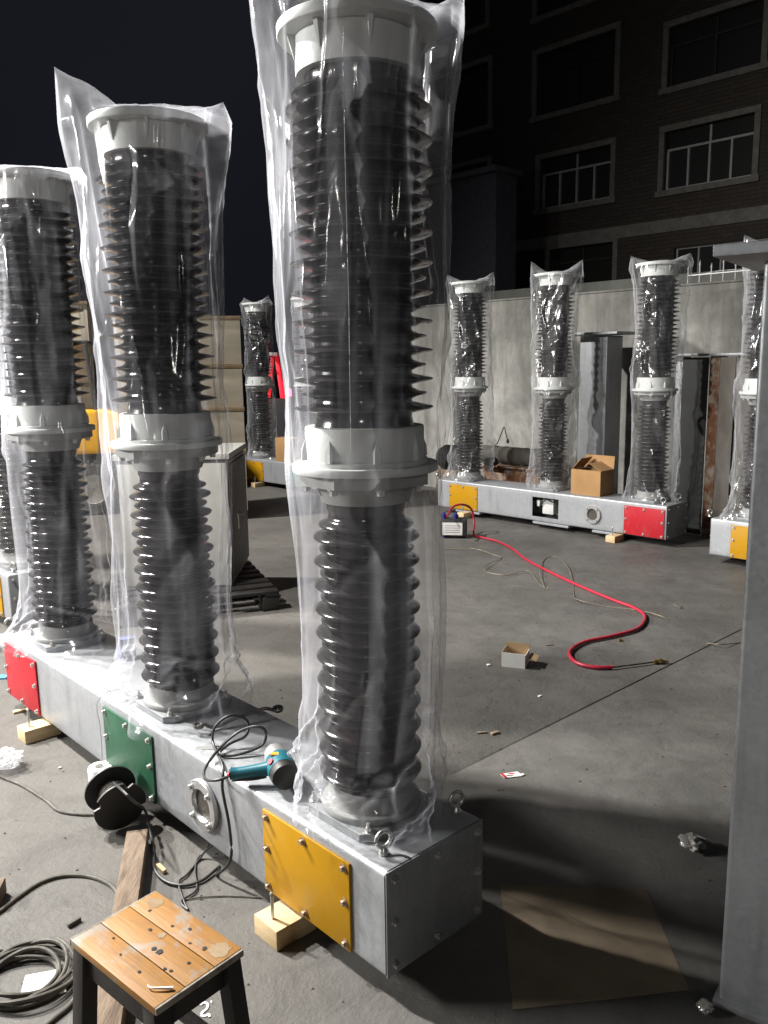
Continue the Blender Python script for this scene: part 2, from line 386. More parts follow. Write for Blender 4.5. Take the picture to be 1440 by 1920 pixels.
def link(name, data, parent=None, loc=None, rot=None):
    o = bpy.data.objects.new(name, data); COL.objects.link(o)
    if parent is not None: o.parent = parent
    if loc is not None: o.location = loc
    if rot is not None: o.rotation_euler = rot
    return o


def tag(o, label=None, cat=None, group=None, kind=None):
    if label: o["label"] = label
    if cat: o["category"] = cat
    if group: o["group"] = group
    if kind: o["kind"] = kind
    return o


def thing(name, label, cat, loc=(0, 0, 0), rz=0, group=None):
    return tag(link(name, None, None, loc, (0, 0, rz)), label, cat, group)


def copy_tree(o, parent=None, remap=None):
    c = o.copy(); COL.objects.link(c); c.parent = parent
    for ch in list(o.children): copy_tree(ch, c)
    return c


def hexbolt(r, h, stem=0.0):
    b = MB(); b.lathe([(r * 1.5, 0), (r * 1.5, h * .18)], 16); b.lathe([(r, h * .18), (r, h * .8), (r * .85, h)], 6)
    if stem: b.lathe([(r * .5, h), (r * .5, h + stem)], 10)
    return b


# ------------------------------------------------------------------ ground: one concrete sheet with sawn joints
def build_ground():
    u = DV; w = -NV                                           # joint directions follow the rows
    j0 = G(850, 1450); base = Vector((0, 0, 0))
    bu = j0.x * u.x + j0.y * u.y                              # joint A: along w at this u
    p = G(1254, 1161); bw = p.x * w.x + p.y * w.y            # joint B: along u at this w
    a0 = j0.x * w.x + j0.y * w.y - .02
    U = sorted([-160, -60, -20, -8, -4, -2, 0, 1, 3, 4, 5, 6, 8, 12, 20, 60, 200] + [bu - .007, bu - .0015, bu + .0015, bu + .007])
    Wd = sorted([-160, -60, -20, -8, -3, -1, 0, 1, 2, a0, a0 + .03, 4, 5, 6, 8, 14, 30, 70, 200] + [bw - .007, bw - .0015, bw + .0015, bw + .007])
    vs = []; fs = []
    for a in U:
        for b in Wd:
            z = 0
            if abs(a - bu) < .002 and a0 + .02 < b < 40: z = -.005
            if abs(b - bw) < .002 and a < bu + .001 and a > -40: z = -.005
            q = u * a + w * b; vs.append((q.x, q.y, z))
    n = len(Wd)
    for i in range(len(U) - 1):
        for j in range(n - 1): fs.append((i * n + j, i * n + j + 1, (i + 1) * n + j + 1, (i + 1) * n + j))
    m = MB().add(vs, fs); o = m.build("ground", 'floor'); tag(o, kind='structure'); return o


build_ground()

# ------------------------------------------------------------------ boundary wall and what stands behind it
MW = 8.46


def along(p): return p.x * DV.x + p.y * DV.y


def wall_thing(name, label, m, s0, s1, z1, th, mat, coping=True):
    t = thing(name, label, "wall", tuple(-NV * m), AX)
    MB().box(((s0 + s1) / 2, -th / 2, z1 / 2), (s1 - s0, th, z1)).build("wall_panel", mat, t, .006)
    if coping: MB().box(((s0 + s1) / 2, -th / 2 + .002, z1 + .014), (s1 - s0, th + .012, .024)).build("coping", mat, t, .01)
    return t


wall_thing("boundary_wall", "tall stained concrete yard wall behind the bagged columns", MW, along(PL(1600, 700, MW)), along(PL(715, 700, MW)), 2.47, .2, 'wall')
wall_thing("low_wall", "grey green low wall half hidden beyond the stained yard wall", 15.5, along(PL(1700, 600, 15.5)), along(PL(838, 600, 15.5)), PL(1100, 530, 15.5).z, .3, 'lowwall', False)


def spike_rail():
    m = MW - .0; z = 2.512
    t = thing("spiked_railing", "thin steel railing with spikes along the top of the yard wall", "railing", tuple(-NV * (MW + .1)), AX)
    s0, s1 = along(PL(1290, 520, MW + .1)), along(PL(1475, 520, MW + .1))
    MB().cyl((s0, 0, z + .07), (s1, 0, z + .07), .008, 8).build("rail", 'alu', t)
    n = 9
    for i in range(n):
        s = s0 + (s1 - s0) * i / (n - 1); h = .17 if i % 2 else .13
        MB().cyl((s, 0, z - .02), (s, 0, z + h), .007, 8).cyl((s, 0, z + h), (s, 0, z + h + .05), .013, 8, .001).build("spike", 'alu', t)
    pts = [(s0 + (s1 - s0) * k / 8 * .75, -.03, z + .05 + .045 * SIN(PI * k / 8)) for k in range(9)]
    MB().tube(pts, .006, 6).build("arched_wire", 'alu', t)


spike_rail()


def building():
    MBD = 23.0
    t = thing("brick_building", "dark brick apartment block with rows of windows in cement surrounds", "building", tuple(-NV * MBD), AX)
    # local frame: x along DV, y along NV (towards the yard)
    def L(u, v):
        p = PL(u, v, MBD); return along(p), p.z
    xr, xl = L(1560, 300)[0], L(818, 300)[0]
    wins = [  # (left, right, top, bottom) of the cement surround in the photograph, at the window's own middle; kind
        ((1010, 300), (1146, 272), (1016, 392), (1146, 372), 'open'), ((1246, 245), (1416, 215), (1246, 358), (1412, 330), 'four'),
        ((1007, 100), (1158, 58), (1007, 215), (1151, 186), 'dark'), ((1255, 42), (1431, 8), (1253, 162), (1431, 122), 'dark'),
        ((800, 150), (917, 121), (800, 262), (917, 238), 'dark'), ((800, -40), (912, -62), (800, 82), (912, 52), 'dark'),
        ((1010, -95), (1158, -130), (1007, 22), (1158, -10), 'dark'), ((1255, -165), (1431, -210), (1253, -40), (1431, -80), 'dark'),
        ((800, 330), (915, 303), (800, 440), (915, 420), 'dark')]
    lowers = [((1030, 470), (1150, 452), (1030, 560), (1150, 545), 'dark'), ((1262, 470), (1440, 440), (1262, 540), (1440, 520), 'bars')]
    rects = []
    for a, b, c, d, k in wins + lowers:
        q = [L(*p) for p in (a, b, c, d)]
        x1 = (q[0][0] + q[2][0]) / 2; x0 = (q[1][0] + q[3][0]) / 2; z1 = (q[0][1] + q[1][1]) / 2; z0 = (q[2][1] + q[3][1]) / 2
        rects.append((x0, x1, z0, z1, k))
    # facade with real openings: grid of panels between all the window edges
    X = sorted({round(v, 3) for r in rects for v in r[:2]} | {xr, xl}); Z = sorted({round(v, 3) for r in rects for v in r[2:4]} | {0.0, 17.0})
    fb = MB()
    def hole(x, z): return any(r[0] < x < r[1] and r[2] < z < r[3] for r in rects)
    for i in range(len(X) - 1):
        for j in range(len(Z) - 1):
            if not hole((X[i] + X[i + 1]) / 2, (Z[j] + Z[j + 1]) / 2):
                fb.add([(X[i], 0, Z[j]), (X[i + 1], 0, Z[j]), (X[i + 1], 0, Z[j + 1]), (X[i], 0, Z[j + 1])], [(0, 1, 2, 3)])
    for x0, x1, z0, z1, k in rects:
        fb.add([(x0, 0, z0), (x1, 0, z0), (x1, 0, z1), (x0, 0, z1), (x0, -.3, z0), (x1, -.3, z0), (x1, -.3, z1), (x0, -.3, z1)], [(0, 1, 5, 4), (1, 2, 6, 5), (2, 3, 7, 6), (3, 0, 4, 7)])
    fb.add([(xl, 0, 0), (xl, -9, 0), (xl, -9, 17), (xl, 0, 17), (xr, -9, 0), (xr, -9, 17), (xr, 0, 0), (xr, 0, 17)], [(0, 1, 2, 3), (1, 4, 5, 2), (4, 6, 7, 5), (3, 2, 5, 7)])
    fb.build("facade", 'brick', t)
    for x0, x1, z0, z1, k in rects:
        w = .16
        if k != 'bars':
            s = MB()
            for c, d in ((((x0 + x1) / 2, .02, z1 + w / 2), (x1 - x0 + 2 * w, .12, w)), (((x0 + x1) / 2, .03, z0 - w / 2), (x1 - x0 + 2 * w + .1, .16, w)),
                         ((x0 - w / 2, .018, (z0 + z1) / 2), (w, .11, z1 - z0)), ((x1 + w / 2, .018, (z0 + z1) / 2), (w, .11, z1 - z0))): s.box(c, d)
            s.build("window_surround", 'surround', t, .01)
        g = MB().box(((x0 + x1) / 2, -.2, (z0 + z1) / 2), (x1 - x0 - .004, .012, z1 - z0 - .004)).build("window_pane", 'glass', t)
        fm = 'winframe' if k in ('open', 'four', 'bars') else 'weathered_dark'
        f = MB(); W = x1 - x0; H = z1 - z0; tz = z0 + H * (.70 if k != 'bars' else .99); bw = .06
        for zz in (z0 + bw / 2 + .01, tz): f.box(((x0 + x1) / 2, -.155, zz), (W - .02, .06, bw))
        for q in range(5):
            if k == 'dark' and q in (1, 3): continue
            f.box((x0 + .04 + (W - .08) * q / 4, -.15, (z0 + tz) / 2), (bw if k != 'bars' else bw * .8, .07, tz - z0 - .03))
        if k != 'bars': f.box(((x0 + x1) / 2, -.156, (tz + z1) / 2), (bw, .05, z1 - tz - .04))
        f.build("window_frame", fm, g)
    # string course and pier at the lower storey
    zc = L(1190, 432)[1]
    MB().box(((xl + xr) / 2, .035, zc), (xl - xr, .06, .35)).build("string_course", 'surround', t, .01)
    return t


building()
sp = PL(900, 330, 19.0)
t = thing("dark_outbuilding", "dark blue grey windowless outbuilding left of the brick block", "building", tuple(-NV * 19.0), AX)
s0, s1 = along(PL(930, 400, 19)), along(PL(700, 400, 19)); zt = PL(900, 330, 19).z
MB().prism([(s0, 0), (s1, 0), (s1, -.9), (s0, -.9)], 0, zt).build("wall_block", 'shed', t)
MB().prism([(s0 - .15, .25), (s1 + .2, .25), (s1 + .2, -1.0), (s0 - .15, -1.0)], zt + .002, zt + .16).build("flat_roof", 'shed', t, .02)

# ------------------------------------------------------------------ switchgear units
SP, E1, E2, HW, ZB, ZT = 1.1364, .274, .312, .2, .07, .3895


def column_parts():
    P = {}
    # --- lower insulator
    prof = [(.116, .488), (.112, .50), (.110, .515)]
    z = .530; k = 0; zs = []
    while z < 1.285: zs.append((z, .154 if k % 2 == 0 else .138)); z += .0358; k += 1
    for z, R in zs: prof += [(.110, z - .0155), (R - .018, z - .0115), (R - .006, z - .0078), (R - .0012, z - .004), (R, z), (R - .002, z + .003), (R - .016, z + .0085), (.112, z + .0155)]
    prof += [(.110, 1.318), (.116, 1.33), (.117, 1.35)]
    P['lower_insulator'] = MB().lathe(prof, 72).mesh("lower_insulator", 'rubber', angle=60)
    prof = [(.140, 1.562), (.137, 1.575), (.135, 1.585)]
    z = 1.612; k = 0; zs = []
    while z < 2.43: zs.append((z, .195 if k % 2 == 0 else .177)); z += .0388; k += 1
    for z, R in zs: prof += [(.135, z - .0165), (R - .024, z - .0085), (R - .006, z - .0045), (R - .001, z - .002), (R, z + .0005), (R - .003, z + .0028), (R - .022, z + .0065), (.137, z + .0145)]
    prof += [(.136, 2.455), (.142, 2.473)]
    P['upper_insulator'] = MB().lathe(prof, 72).mesh("upper_insulator", 'rubber', angle=60)
    # --- flanges
    b = MB().lathe([(.126, 1.348), (.128, 1.353), (.142, 1.392), (.146, 1.400)], 48)
    oct_ = [(.192 * COS(PI / 8 + i * PI / 4), .192 * SIN(PI / 8 + i * PI / 4)) for i in range(8)]
    b.prism(oct_, 1.401, 1.434)
    P['lower_flange'] = b.mesh("lower_flange", 'flange_dull_shade', angle=40); b = MB()  # duller material than the flange above: underside shade put into the colour
    b.lathe([(.206, 1.4355), (.207, 1.4385), (.207, 1.4545), (.205, 1.457), (.178, 1.4575), (.177, 1.469), (.168, 1.471), (.168, 1.556), (.166, 1.561), (.14, 1.5625)], 64)
    for i in range(8):
        a = 2 * PI * i / 8 + .25; m = Matrix.Rotation(a, 4, 'Z')
        b.add([(.165, -.013, 1.47), (.165, .013, 1.47), (.165, .013, 1.505), (.165, 0, 1.535), (.165, -.013, 1.505), (.181, -.009, 1.47), (.181, .009, 1.47), (.179, .008, 1.50), (.168, 0, 1.532), (.179, -.008, 1.50)],
              [(0, 1, 6, 5), (1, 2, 7, 6), (2, 3, 8, 7), (3, 4, 9, 8), (4, 0, 5, 9), (5, 6, 7, 8, 9)], m)
    P['middle_flange'] = b.mesh("middle_flange", 'flange', angle=40)
    b = MB().lathe([(.142, 2.471), (.163, 2.4725), (.164, 2.478), (.164, 2.563), (.17, 2.5655), (.208, 2.566), (.210, 2.569), (.210, 2.590), (.208, 2.593), (.10, 2.594), (.098, 2.585), (.02, 2.585)], 64)
    for i in range(8):
        a = 2 * PI * i / 8 + .25; m = Matrix.Rotation(a, 4, 'Z')
        b.add([(.162, -.003, 2.50), (.162, .003, 2.50), (.162, .009, 2.567), (.162, -.009, 2.567), (.166, -.002, 2.505), (.166, .002, 2.505), (.184, .007, 2.567), (.184, -.007, 2.567)],
              [(0, 1, 5, 4), (1, 2, 6, 5), (3, 0, 4, 7), (4, 5, 6, 7)], m)
    P['top_cap'] = b.mesh("top_cap", 'flange', angle=40)
    c = .035; s = .153
    pl = [(s - c, -s), (s, -s + c), (s, s - c), (s - c, s), (-s + c, s), (-s, s - c), (-s, -s + c), (-s + c, -s)]
    P['base_plate'] = MB().prism(pl, ZT + .001, ZT + .026).mesh("base_plate", 'galv_dull', .004)
    P['base_flange'] = MB().lathe([(.149, ZT + .0262), (.151, ZT + .03), (.151, ZT + .042), (.149, ZT + .046), (.132, ZT + .048), (.128, ZT + .058), (.127, ZT + .098), (.118, ZT + .100)], 56).mesh("base_flange", 'flange_dull_shade', angle=40)
    P['bolt_u'] = hexbolt(.011, .018).mesh("flange_bolt", 'bolt')
    P['bolt_b'] = hexbolt(.011, .016, .012).mesh("base_bolt", 'bolt')
    return P


CP = column_parts()


def add_column(unit, x):
    c = link("insulator_column", None, unit, (x, 0, 0))
    for n in ("base_plate", "base_flange", "lower_insulator", "lower_flange", "middle_flange", "upper_insulator", "top_cap"): link(n, CP[n], c)
    for i in range(8):
        a = i * PI / 4 + .3; link("flange_bolt", CP['bolt_u'], c, (.168 * COS(a), .168 * SIN(a), 1.4005), (PI, 0, 0))
    for i in range(4):
        a = PI / 4 + i * PI / 2; link("base_bolt", CP['bolt_b'], c, (.177 * COS(a), .177 * SIN(a), ZT + .0265))
    return c


def beam_mesh(hx0, hx1):
    r = .016; ns = 4; hz0, hz1 = .12, .326
    x0, x1 = -E1 + .004, 2 * SP + E2 - .004
    ring = []
    def arc(cx, cz, a0):
        for i in range(ns + 1):
            a = a0 + PI / 2 * i / ns; ring.append((cx + r * COS(a), cz + r * SIN(a)))
    arc(HW - r, ZT - r, 0); arc(-HW + r, ZT - r, PI / 2); arc(-HW + r, ZB + r, PI); arc(HW - r, ZB + r, 1.5 * PI)
    ring += [(HW, hz0), (HW, hz1)]                           # front face, going up
    n = len(ring); X = [x0, hx0, hx1, x1]; vs = [(x, y, z) for x in X for y, z in ring]; fs = []
    hf = n - 2
    for i in range(3):
        for k in range(n):
            l = (k + 1) % n
            if i == 1 and k == hf: continue
            fs.append((i * n + k, i * n + l, (i + 1) * n + l, (i + 1) * n + k))
    m = MB().add(vs, fs); me = bpy.data.meshes.new("beam"); me.from_pydata(m.v, [], m.f)
    bm = bmesh.new(); bm.from_mesh(me); bmesh.ops.recalc_face_normals(bm, faces=bm.faces)
    e = bmesh.ops.solidify(bm, geom=bm.faces[:], thickness=.006)
    bm.to_mesh(me); bm.free(); me.materials.append(MT['galv']); me.shade_smooth(); me.set_sharp_from_angle(angle=math.radians(30)); return me


BEAM = beam_mesh(1.06, 1.385); BEAMW = beam_mesh(.912, 1.24)
PLB = hexbolt(.0085, .012).mesh("cover_bolt", 'bolt'); PLBR = hexbolt(.0085, .012).mesh("cover_bolt", 'rustbolt')
PLATE = {c: MB().box((0, 0, 0), (.418, .008, .276)).mesh("cover_plate", c, .0015) for c in ('yellow', 'green', 'red')}
ENDP = MB().box((0, 0, 0), (.006, HW * 2 - .004, ZT - ZB - .004)).mesh("end_plate", 'galv_dull', .002)


def ring_flange():
    b = MB(); n = 40; prof = [(.055, 0), (.090, 0), (.093, .003), (.093, .015), (.090, .018), (.060, .018), (.057, .014), (.055, .002)]
    return b.lathe(prof, n, cap=False).mesh("port_flange", 'alu', angle=40)


PORT = ring_flange()
PORTIN = MB().lathe([(.056, .0008), (.056, .0022)], 32).mesh("port_disc", 'sight')
EYE = MB()
EYE.tube([(.0235 * COS(a), 0, .044 + .0235 * SIN(a)) for a in [2 * PI * i / 16 for i in range(16)]], .0062, 10, True, 2)
EYE.lathe([(.014, 0), (.015, .005), (.012, .012), (.008, .020)], 16)
EYE = EYE.mesh("eye_bolt", 'bolt', angle=60)


def cover(unit, c, x, bolts=PLB):
    p = link("cover_plate", PLATE[c], unit, (x, HW + .0045, .2165)); p["label"] = c + " cover plate with eight bolts"
    for dx, dz in ((-1, 1), (0, 1), (1, 1), (-1, 0.1), (1, 0.1), (-1, -1), (0, -1), (1, -1)):
        link("cover_bolt", bolts, p, (dx * .188, .0045, dz * .118), (-PI / 2, 0, 0))


def make_unit(label, loc, rz, cols, port_x, window=False, near=True, eyes=((-.205, .14), (-.2, -.165)), three=True, rust=False, er=.4):
    u = thing("switchgear_unit", label, "switchgear", loc, rz, "bagged switchgear units around the yard")
    link("beam", BEAMW if window else BEAM, u)
    for x, s in ((-E1 + .0005, 1), (2 * SP + E2 - .0005, -1)):
        e = link("end_plate", ENDP, u, (x, 0, (ZB + ZT) / 2))
        for dy, dz in ((-1, 1), (0, 1), (1, 1), (-1, 0), (1, 0), (-1, -1), (0, -1), (1, -1)):
            link("end_bolt", PLB, e, (-.0035 * s, dy * .17, dz * .128), (0, -PI / 2 * s, 0))
    for i, c in enumerate(cols):
        x = (.076, 1.222, 2.373)[i] if near and not window else (-.05, 1.222 if not window else 1.076, 2.198)[i]
        if c: cover(u, c, x, PLBR if (rust and i == 0) else PLB)
    p = link("port_flange", PORT, u, (port_x, HW + .0008, .222), (-PI / 2, 0, 0))
    link("port_disc", PORTIN, p)
    for i in range(4):
        a = PI / 4 + i * PI / 2; link("port_bolt", PLB, p, (.076 * COS(a), .076 * SIN(a), .0182))
    for x, y in eyes: link("eye_bolt", EYE, u, (x, y, ZT + .001), (0, 0, er))
    link("eye_bolt", EYE, u, (2.62, .155, ZT + .001), (0, 0, 1.2))
    for x0, x1 in ((.78, 1.22), (.25, .5), (1.95, 2.3)) if window else ():
        MB().box(((x0 + x1) / 2, .02, ZB - .013), (x1 - x0, HW * 2 - .01, .022)).build("foot_pad", 'galv', u, .002)
    if window:
        MB().box((1.10, .06, .225), (.14, .12, .17)).build("mechanism_housing", 'inner', u, .012)
        MB().tube([(1.0, .10, .33), (1.03, .13, .28), (1.12, .15, .31), (1.18, .14, .24), (1.2, .12, .15)], .006, 6).build("inner_cable", 'cable', u)
        MB().box((1.205, .12, .25), (.03, .05, .06)).build("terminal_block", 'white', u, .003)
    for i in range(3): add_column(u, i * SP)
    return u


UA = Vector((-.0516, 2.3829, 0)); UB = Vector((2.5638, 7.9792, 0)); ABR = 2.3331
DB = Vector((COS(ABR), SIN(ABR), 0)); NB = Vector((-DB.y, DB.x, 0))
make_unit("galvanised switchgear unit in front with yellow, green and red covers, drill on its top", UA, AX, ('yellow', 'green', 'red'), .652, rust=True, er=1.35)
UC = UB + NB * .286 - DB * 3.417
UF = Vector((-.205, 10.70, 0)); ABF = 2.333
UL = Vector((-2.52, 5.72, 0))
make_unit("switchgear unit before the stained wall with open hatch between yellow and red covers", UB, ABR, ('red', None, 'yellow'), .505, True, ((-.195, .12), (-.21, -.15)))
ur = make_unit("switchgear unit cut off by the grey steel support at the right edge", UC, ABR, ('red', 'green', 'yellow'), .505, near=False)
uf = make_unit("farthest switchgear unit, yellow cover showing beside the grey cabinet", UF, ABF, ('red', 'green', 'yellow'), .505, near=False)
make_unit("switchgear unit at the left edge behind the front unit, only its grey end showing", UL, AX, ('yellow', 'green', 'red'), .652)

# ------------------------------------------------------------------ plastic bags pulled over the columns


def obj_r(z):
    if z > 2.555: return .213
    if z > 2.44: return .172
    if z > 1.575: return .199
    if z > 1.475: return .183
    if z > 1.425: return .210
    if z > 1.35: return .190
    if z > .50: return .158
    return .168


ENV = []
for i in range(261):
    z = .35 + i * .01
    e_ = max(obj_r(z + d * .01) - abs(d) * .01 * .05 for d in range(-70, 71)); ENV.append(max(e_, .203) if z < 1.5 else e_)


def env(z):
    f = (z - .35) / .01; i = max(0, min(259, int(f))); return ENV[i] + (ENV[i + 1] - ENV[i]) * max(0, min(1, f - i))


def bag_mesh(name, seed, phi=0.0, hl=.1, hr=.1, ll=.28, lr=.28, nseg=144, nrow=170, loose=.045, twist=1.2, cling=0.0, base=.05, crump=.006, mat='film_a', wing=.03, sag=0.0, ep=1.15, smooth=False, ncr=36, cram=.012):
    R = random.Random(seed); ox = R.uniform(0, 50); oy = R.uniform(0, 50)
    ph = [R.uniform(0, 6.28) for _ in range(6)]; fr = [3, 5, 7, 4, 9, 2]; tw = [R.uniform(-twist, twist) for _ in range(6)]
    z0, z1 = ZT + .004, 2.588; vs = []; fs = []
    creases = []
    for k in range(ncr):                                       # sharp folds running diagonally across the film
        a_ = R.uniform(0, 2 * PI); zc = R.uniform(.5, 2.5); ln = R.uniform(.12, .5); sl = R.choice((1, 1, 1, -1)) * R.uniform(.25, 1.3)
        creases.append((a_, zc, ln / 2, sl, R.uniform(.03, .10), R.uniform(.3, 1.0) * cram * R.choice((1, 1, -.7))))
    for k in range(26):
        creases.append((R.uniform(0, 2 * PI), R.uniform(.40, .62), R.uniform(.05, .12), R.choice((1, -1)) * R.uniform(.8, 4), R.uniform(.02, .06), R.uniform(.4, 1) * .022 * R.choice((1, -.6))))
    nt = 22
    for j in range(nrow + 1):
        t = j / nrow; z = z0 + (z1 - z0) * t; e = env(z)
        row = [c_ for c_ in creases if abs(z - c_[1]) < c_[2]]
        cx = .018 * noise.noise((ox, oy, z * 1.3)); cyy = .018 * noise.noise((oy, ox, z * 1.3))
        for i in range(nseg):
            th = 2 * PI * i / nseg; ct, st = COS(th), SIN(th)
            q = (ct * .9 + ox, st * .9 + oy, z * .9)
            n1 = noise.fractal(q, 1.0, 2.0, 3)                         # slow bulging
            g = loose * (.75 + 1.5 * n1)
            for k in range(6):
                s = SIN(fr[k] * (th + tw[k] * z) + ph[k] + 1.6 * noise.noise((ct + k * 7, st + ox, z * 1.1)))
                g += .0085 * (1 - abs(s)) ** 2 * (1.6 if k < 3 else .8) * (.6 + 1.2 * noise.noise((z * .8 + k, ct, st + oy)))
            g *= .55 + .45 * min(1, max(0, (z - 1.2) / .6)) if smooth and z > .6 else 1
            d = noise.turbulence((ct * 2.2 + z * 1.7 + ox, st * 2.2 - z * 1.1, z * 2.4 + oy), 3, True)
            g += crump * (d - .9) * 1.4
            g -= cling * loose * max(0, COS(th + 2.2 + .8 * z))
            for a_, zc, hl_, sl, wd, am in row:
                t_ = z - zc; dd = (th - a_ - sl * t_ / .2 + PI) % (2 * PI) - PI
                q_ = abs(dd * .2) / wd
                if q_ < 1: g += am * (1 - q_) * (1 - (t_ / hl_) ** 2)
            w = max(0.0, (z - 1.7) / .9); c2 = COS(th - phi)
            g += wing * w * w * abs(c2) ** 5
            if z < .72:
                b = (.72 - z) / .33; b *= b
                g += base * b * (.55 + 1.3 * noise.noise((ct * 1.6 + ox, st * 1.6, z * 6)))
                g += .030 * b * (noise.turbulence((ct * 3.4 + ox, st * 3.4, z * 9), 3, True) - .6)
            r = e + max(.0035, g)
            vs.append((cx + r * ct, cyy + r * st, z))
    # top: the flat-sealed mouth, its two corners standing up as ears
    ring = vs[-nseg:]
    fx, fy = COS(phi), SIN(phi)
    for j in range(1, nt + 1):
        s = j / nt
        for i in range(nseg):
            th = 2 * PI * i / nseg; c = COS(th - phi); x, y, z = ring[i]
            le = lr if c > 0 else ll; h = hr if c > 0 else hl
            a = abs(c); px = (lr if c > 0 else -ll) * a
            wob = .02 * noise.noise((px * 9, ox, 3.3)) * (1 if s > .5 else .4)
            ex, ey = px * fx - wob * fy, px * fy + wob * fx
            ez = 2.602 + h * max(0, (a - .22) / .78) ** ep + .01 * noise.noise((px * 14, oy, 1.0)) - sag * a
            X = x + (ex - x) * s; Y = y + (ey - y) * s; Zz = z + (ez - z) * (s ** .8)
            Zz += .010 * noise.noise((X * 16 + ox, Y * 16, Zz * 9)) * COS(PI * (s - .5))
            rr = math.hypot(X, Y)
            if rr < .216: Zz = max(Zz, 2.598 + .002 * COS(7 * th))
            vs.append((X, Y, Zz))
    nr = nrow + nt + 1
    for j in range(nr - 1):
        for i in range(nseg):
            k = (i + 1) % nseg; fs.append((j * nseg + i, j * nseg + k, (j + 1) * nseg + k, (j + 1) * nseg + i))
    me = bpy.data.meshes.new(name); me.from_pydata(vs, [], fs); me.materials.append(MT[mat]); me.shade_smooth(); return me, vs


GRP = "clear plastic bags over the insulator columns"


def put_bag(me, p, label, rz=0):
    return tag(link("plastic_bag", me, None, (p.x, p.y, 0), (0, 0, rz)), label, "plastic bag", GRP)


A0, A1, A2 = (UA + DV * SP * i for i in range(3))
me, bv = bag_mesh("plastic_bag", 11, .05, .16, .075, .29, .285, 192, 260, .017, .35, .3, .055, .0022, wing=.035, smooth=True)
nb = put_bag(me, A0, "milky plastic bag over the front column above the yellow cover, rising out of the picture")
th_i = int(192 * (1.5 * PI - .12) / (2 * PI))
MB().tube([Vector(bv[j * 192 + th_i]) * 1.0 + Vector((0, -.003, 0)) for j in range(252, 128, -8)], .0006, 5, sub=3).build("seam_thread", 'inner', nb)
me, _ = bag_mesh("plastic_bag", 23, .1, .17, .06, .31, .27, 176, 240, .036, .4, .4, .12, .0028, wing=.05, ep=.7)
put_bag(me, A1, "milky plastic bag with one tall pointed ear, over the column above the green cover")
me, _ = bag_mesh("plastic_bag", 37, -.1, .03, .02, .25, .25, 160, 220, .034, .6, .4, .10, .0028, wing=.02)
put_bag(me, A2, "plastic bag over the column above the front red cover, at the left edge")
B0, B1, B2 = (UB + DB * SP * i for i in range(3))
kw = dict(mat='film_b', nseg=112, nrow=150, crump=.007)
back = []
for sd, p, lab, hh in ((51, B0, "crinkled shiny bag over the column above the back unit's red cover", (.07, .07)), (64, B1, "crinkled bag with two raised corners over the back unit's middle column", (.13, .12)),
                       (72, B2, "crinkled bag over the column above the back unit's yellow cover", (.09, .09))):
    me, _ = bag_mesh("plastic_bag", sd, -.35, hh[0], hh[1], .26, .26, loose=.032, twist=2.0, cling=.8, base=.06, ncr=70, cram=.022, **kw); back.append(me); put_bag(me, p, lab)
put_bag(back[2], UC + DB * SP * 2, "crinkled bag over the column cut by the right picture edge, beside the steel support", .4)
put_bag(back[0], UC + DB * SP, "bag over the right-hand unit's middle column, hidden by the steel support", .9)
put_bag(back[1], UC, "bag over the right-hand unit's last column, outside the picture", 2.2)
DF = Vector((COS(ABF), SIN(ABF), 0))
for i, (m_, r_) in enumerate(((1, .6), (0, 1.3), (2, -.2))):
    put_bag(back[m_], UF + DF * SP * i, ("bag over the farthest unit's column hidden behind the front column", "bag over the farthest unit's middle column, only an edge showing beside the front column", "crinkled bag over the farthest unit's column, left of the red ladder")[i], r_).scale = (.88, .88, 1)
for i in range(3):
    put_bag(back[(2, 1, 0)[i]], UL + DV * SP * i, ("crinkled bag over the dark column at the left picture edge", "bag over the left-hand unit's middle column, outside the picture", "bag over the left-hand unit's last column, outside the picture")[i], 1.0 + i)

# ------------------------------------------------------------------ steel supports


def support(label, p, rz, w, d, h, tp, bo=.08):
    t = thing("steel_support", label, "steel support", p, rz, "galvanised steel supports with top plates")
    MB().box((0, 0, h / 2), (w, d, h - .02)).build("shaft", 'galv_dull', t, .012, seg=3)
    MB().box((0, 0, h + .0135), (w + tp * 2, d + tp * 1.2, .027)).build("top_plate", 'galv_dull', t, .003)
    MB().box((0, 0, .011), (w + bo * 2, d + bo * 2, .022)).build("base_plate", 'galv_dull', t, .003)
    for sx in (-1, 1) if bo > .05 else ():
        for sy in (-1, 1):
            hexbolt(.016, .024, .03).build("anchor_bolt", 'bolt', t).location = (sx * (w / 2 + .045), sy * (d / 2 + .045), .0225)
    return t


support("grey steel support filling the right edge close to the camera", (1.147, 2.02, 0), -.62, .42, .30, 1.965, .10, .012)
q = PL(1120, 900, 7.98); ps = -NV * 7.98 + DV * along(q)
support("pale steel support with wide top plate between the back unit's middle and red columns", ps, AX + PI, .34, .30, PL(1130, 628, 7.9).z, .17)


def channel_support():
    q = PL(1325, 900, 7.95); p = -NV * 7.95 + DV * along(q); h = PL(1320, 668, 7.95).z
    t = thing("steel_gantry", "dark open steel gantry with a rusty inner upright standing by the wall", "steel gantry", p, AX + PI)
    for x, w, mt in ((-.30, .07, 'galv_dull'), (.06, .10, 'rust'), (.36, .16, 'weathered')):
        MB().box((x, 0, h / 2), (w, .16, h)).build("upright", mt, t, .006)
    MB().box((.03, 0, h + .0135), (1.0, .30, .025)).build("top_plate", 'galv_dull', t, .003)
    MB().box((-.12, -.1, h / 2), (.26, .012, h - .02)).build("back_sheet", 'dark', t)
    MB().box((.20, -.1, h / 2), (.15, .012, h - .02)).build("back_sheet", 'weathered', t)


channel_support()

# ------------------------------------------------------------------ wooden packing blocks with jacking rods


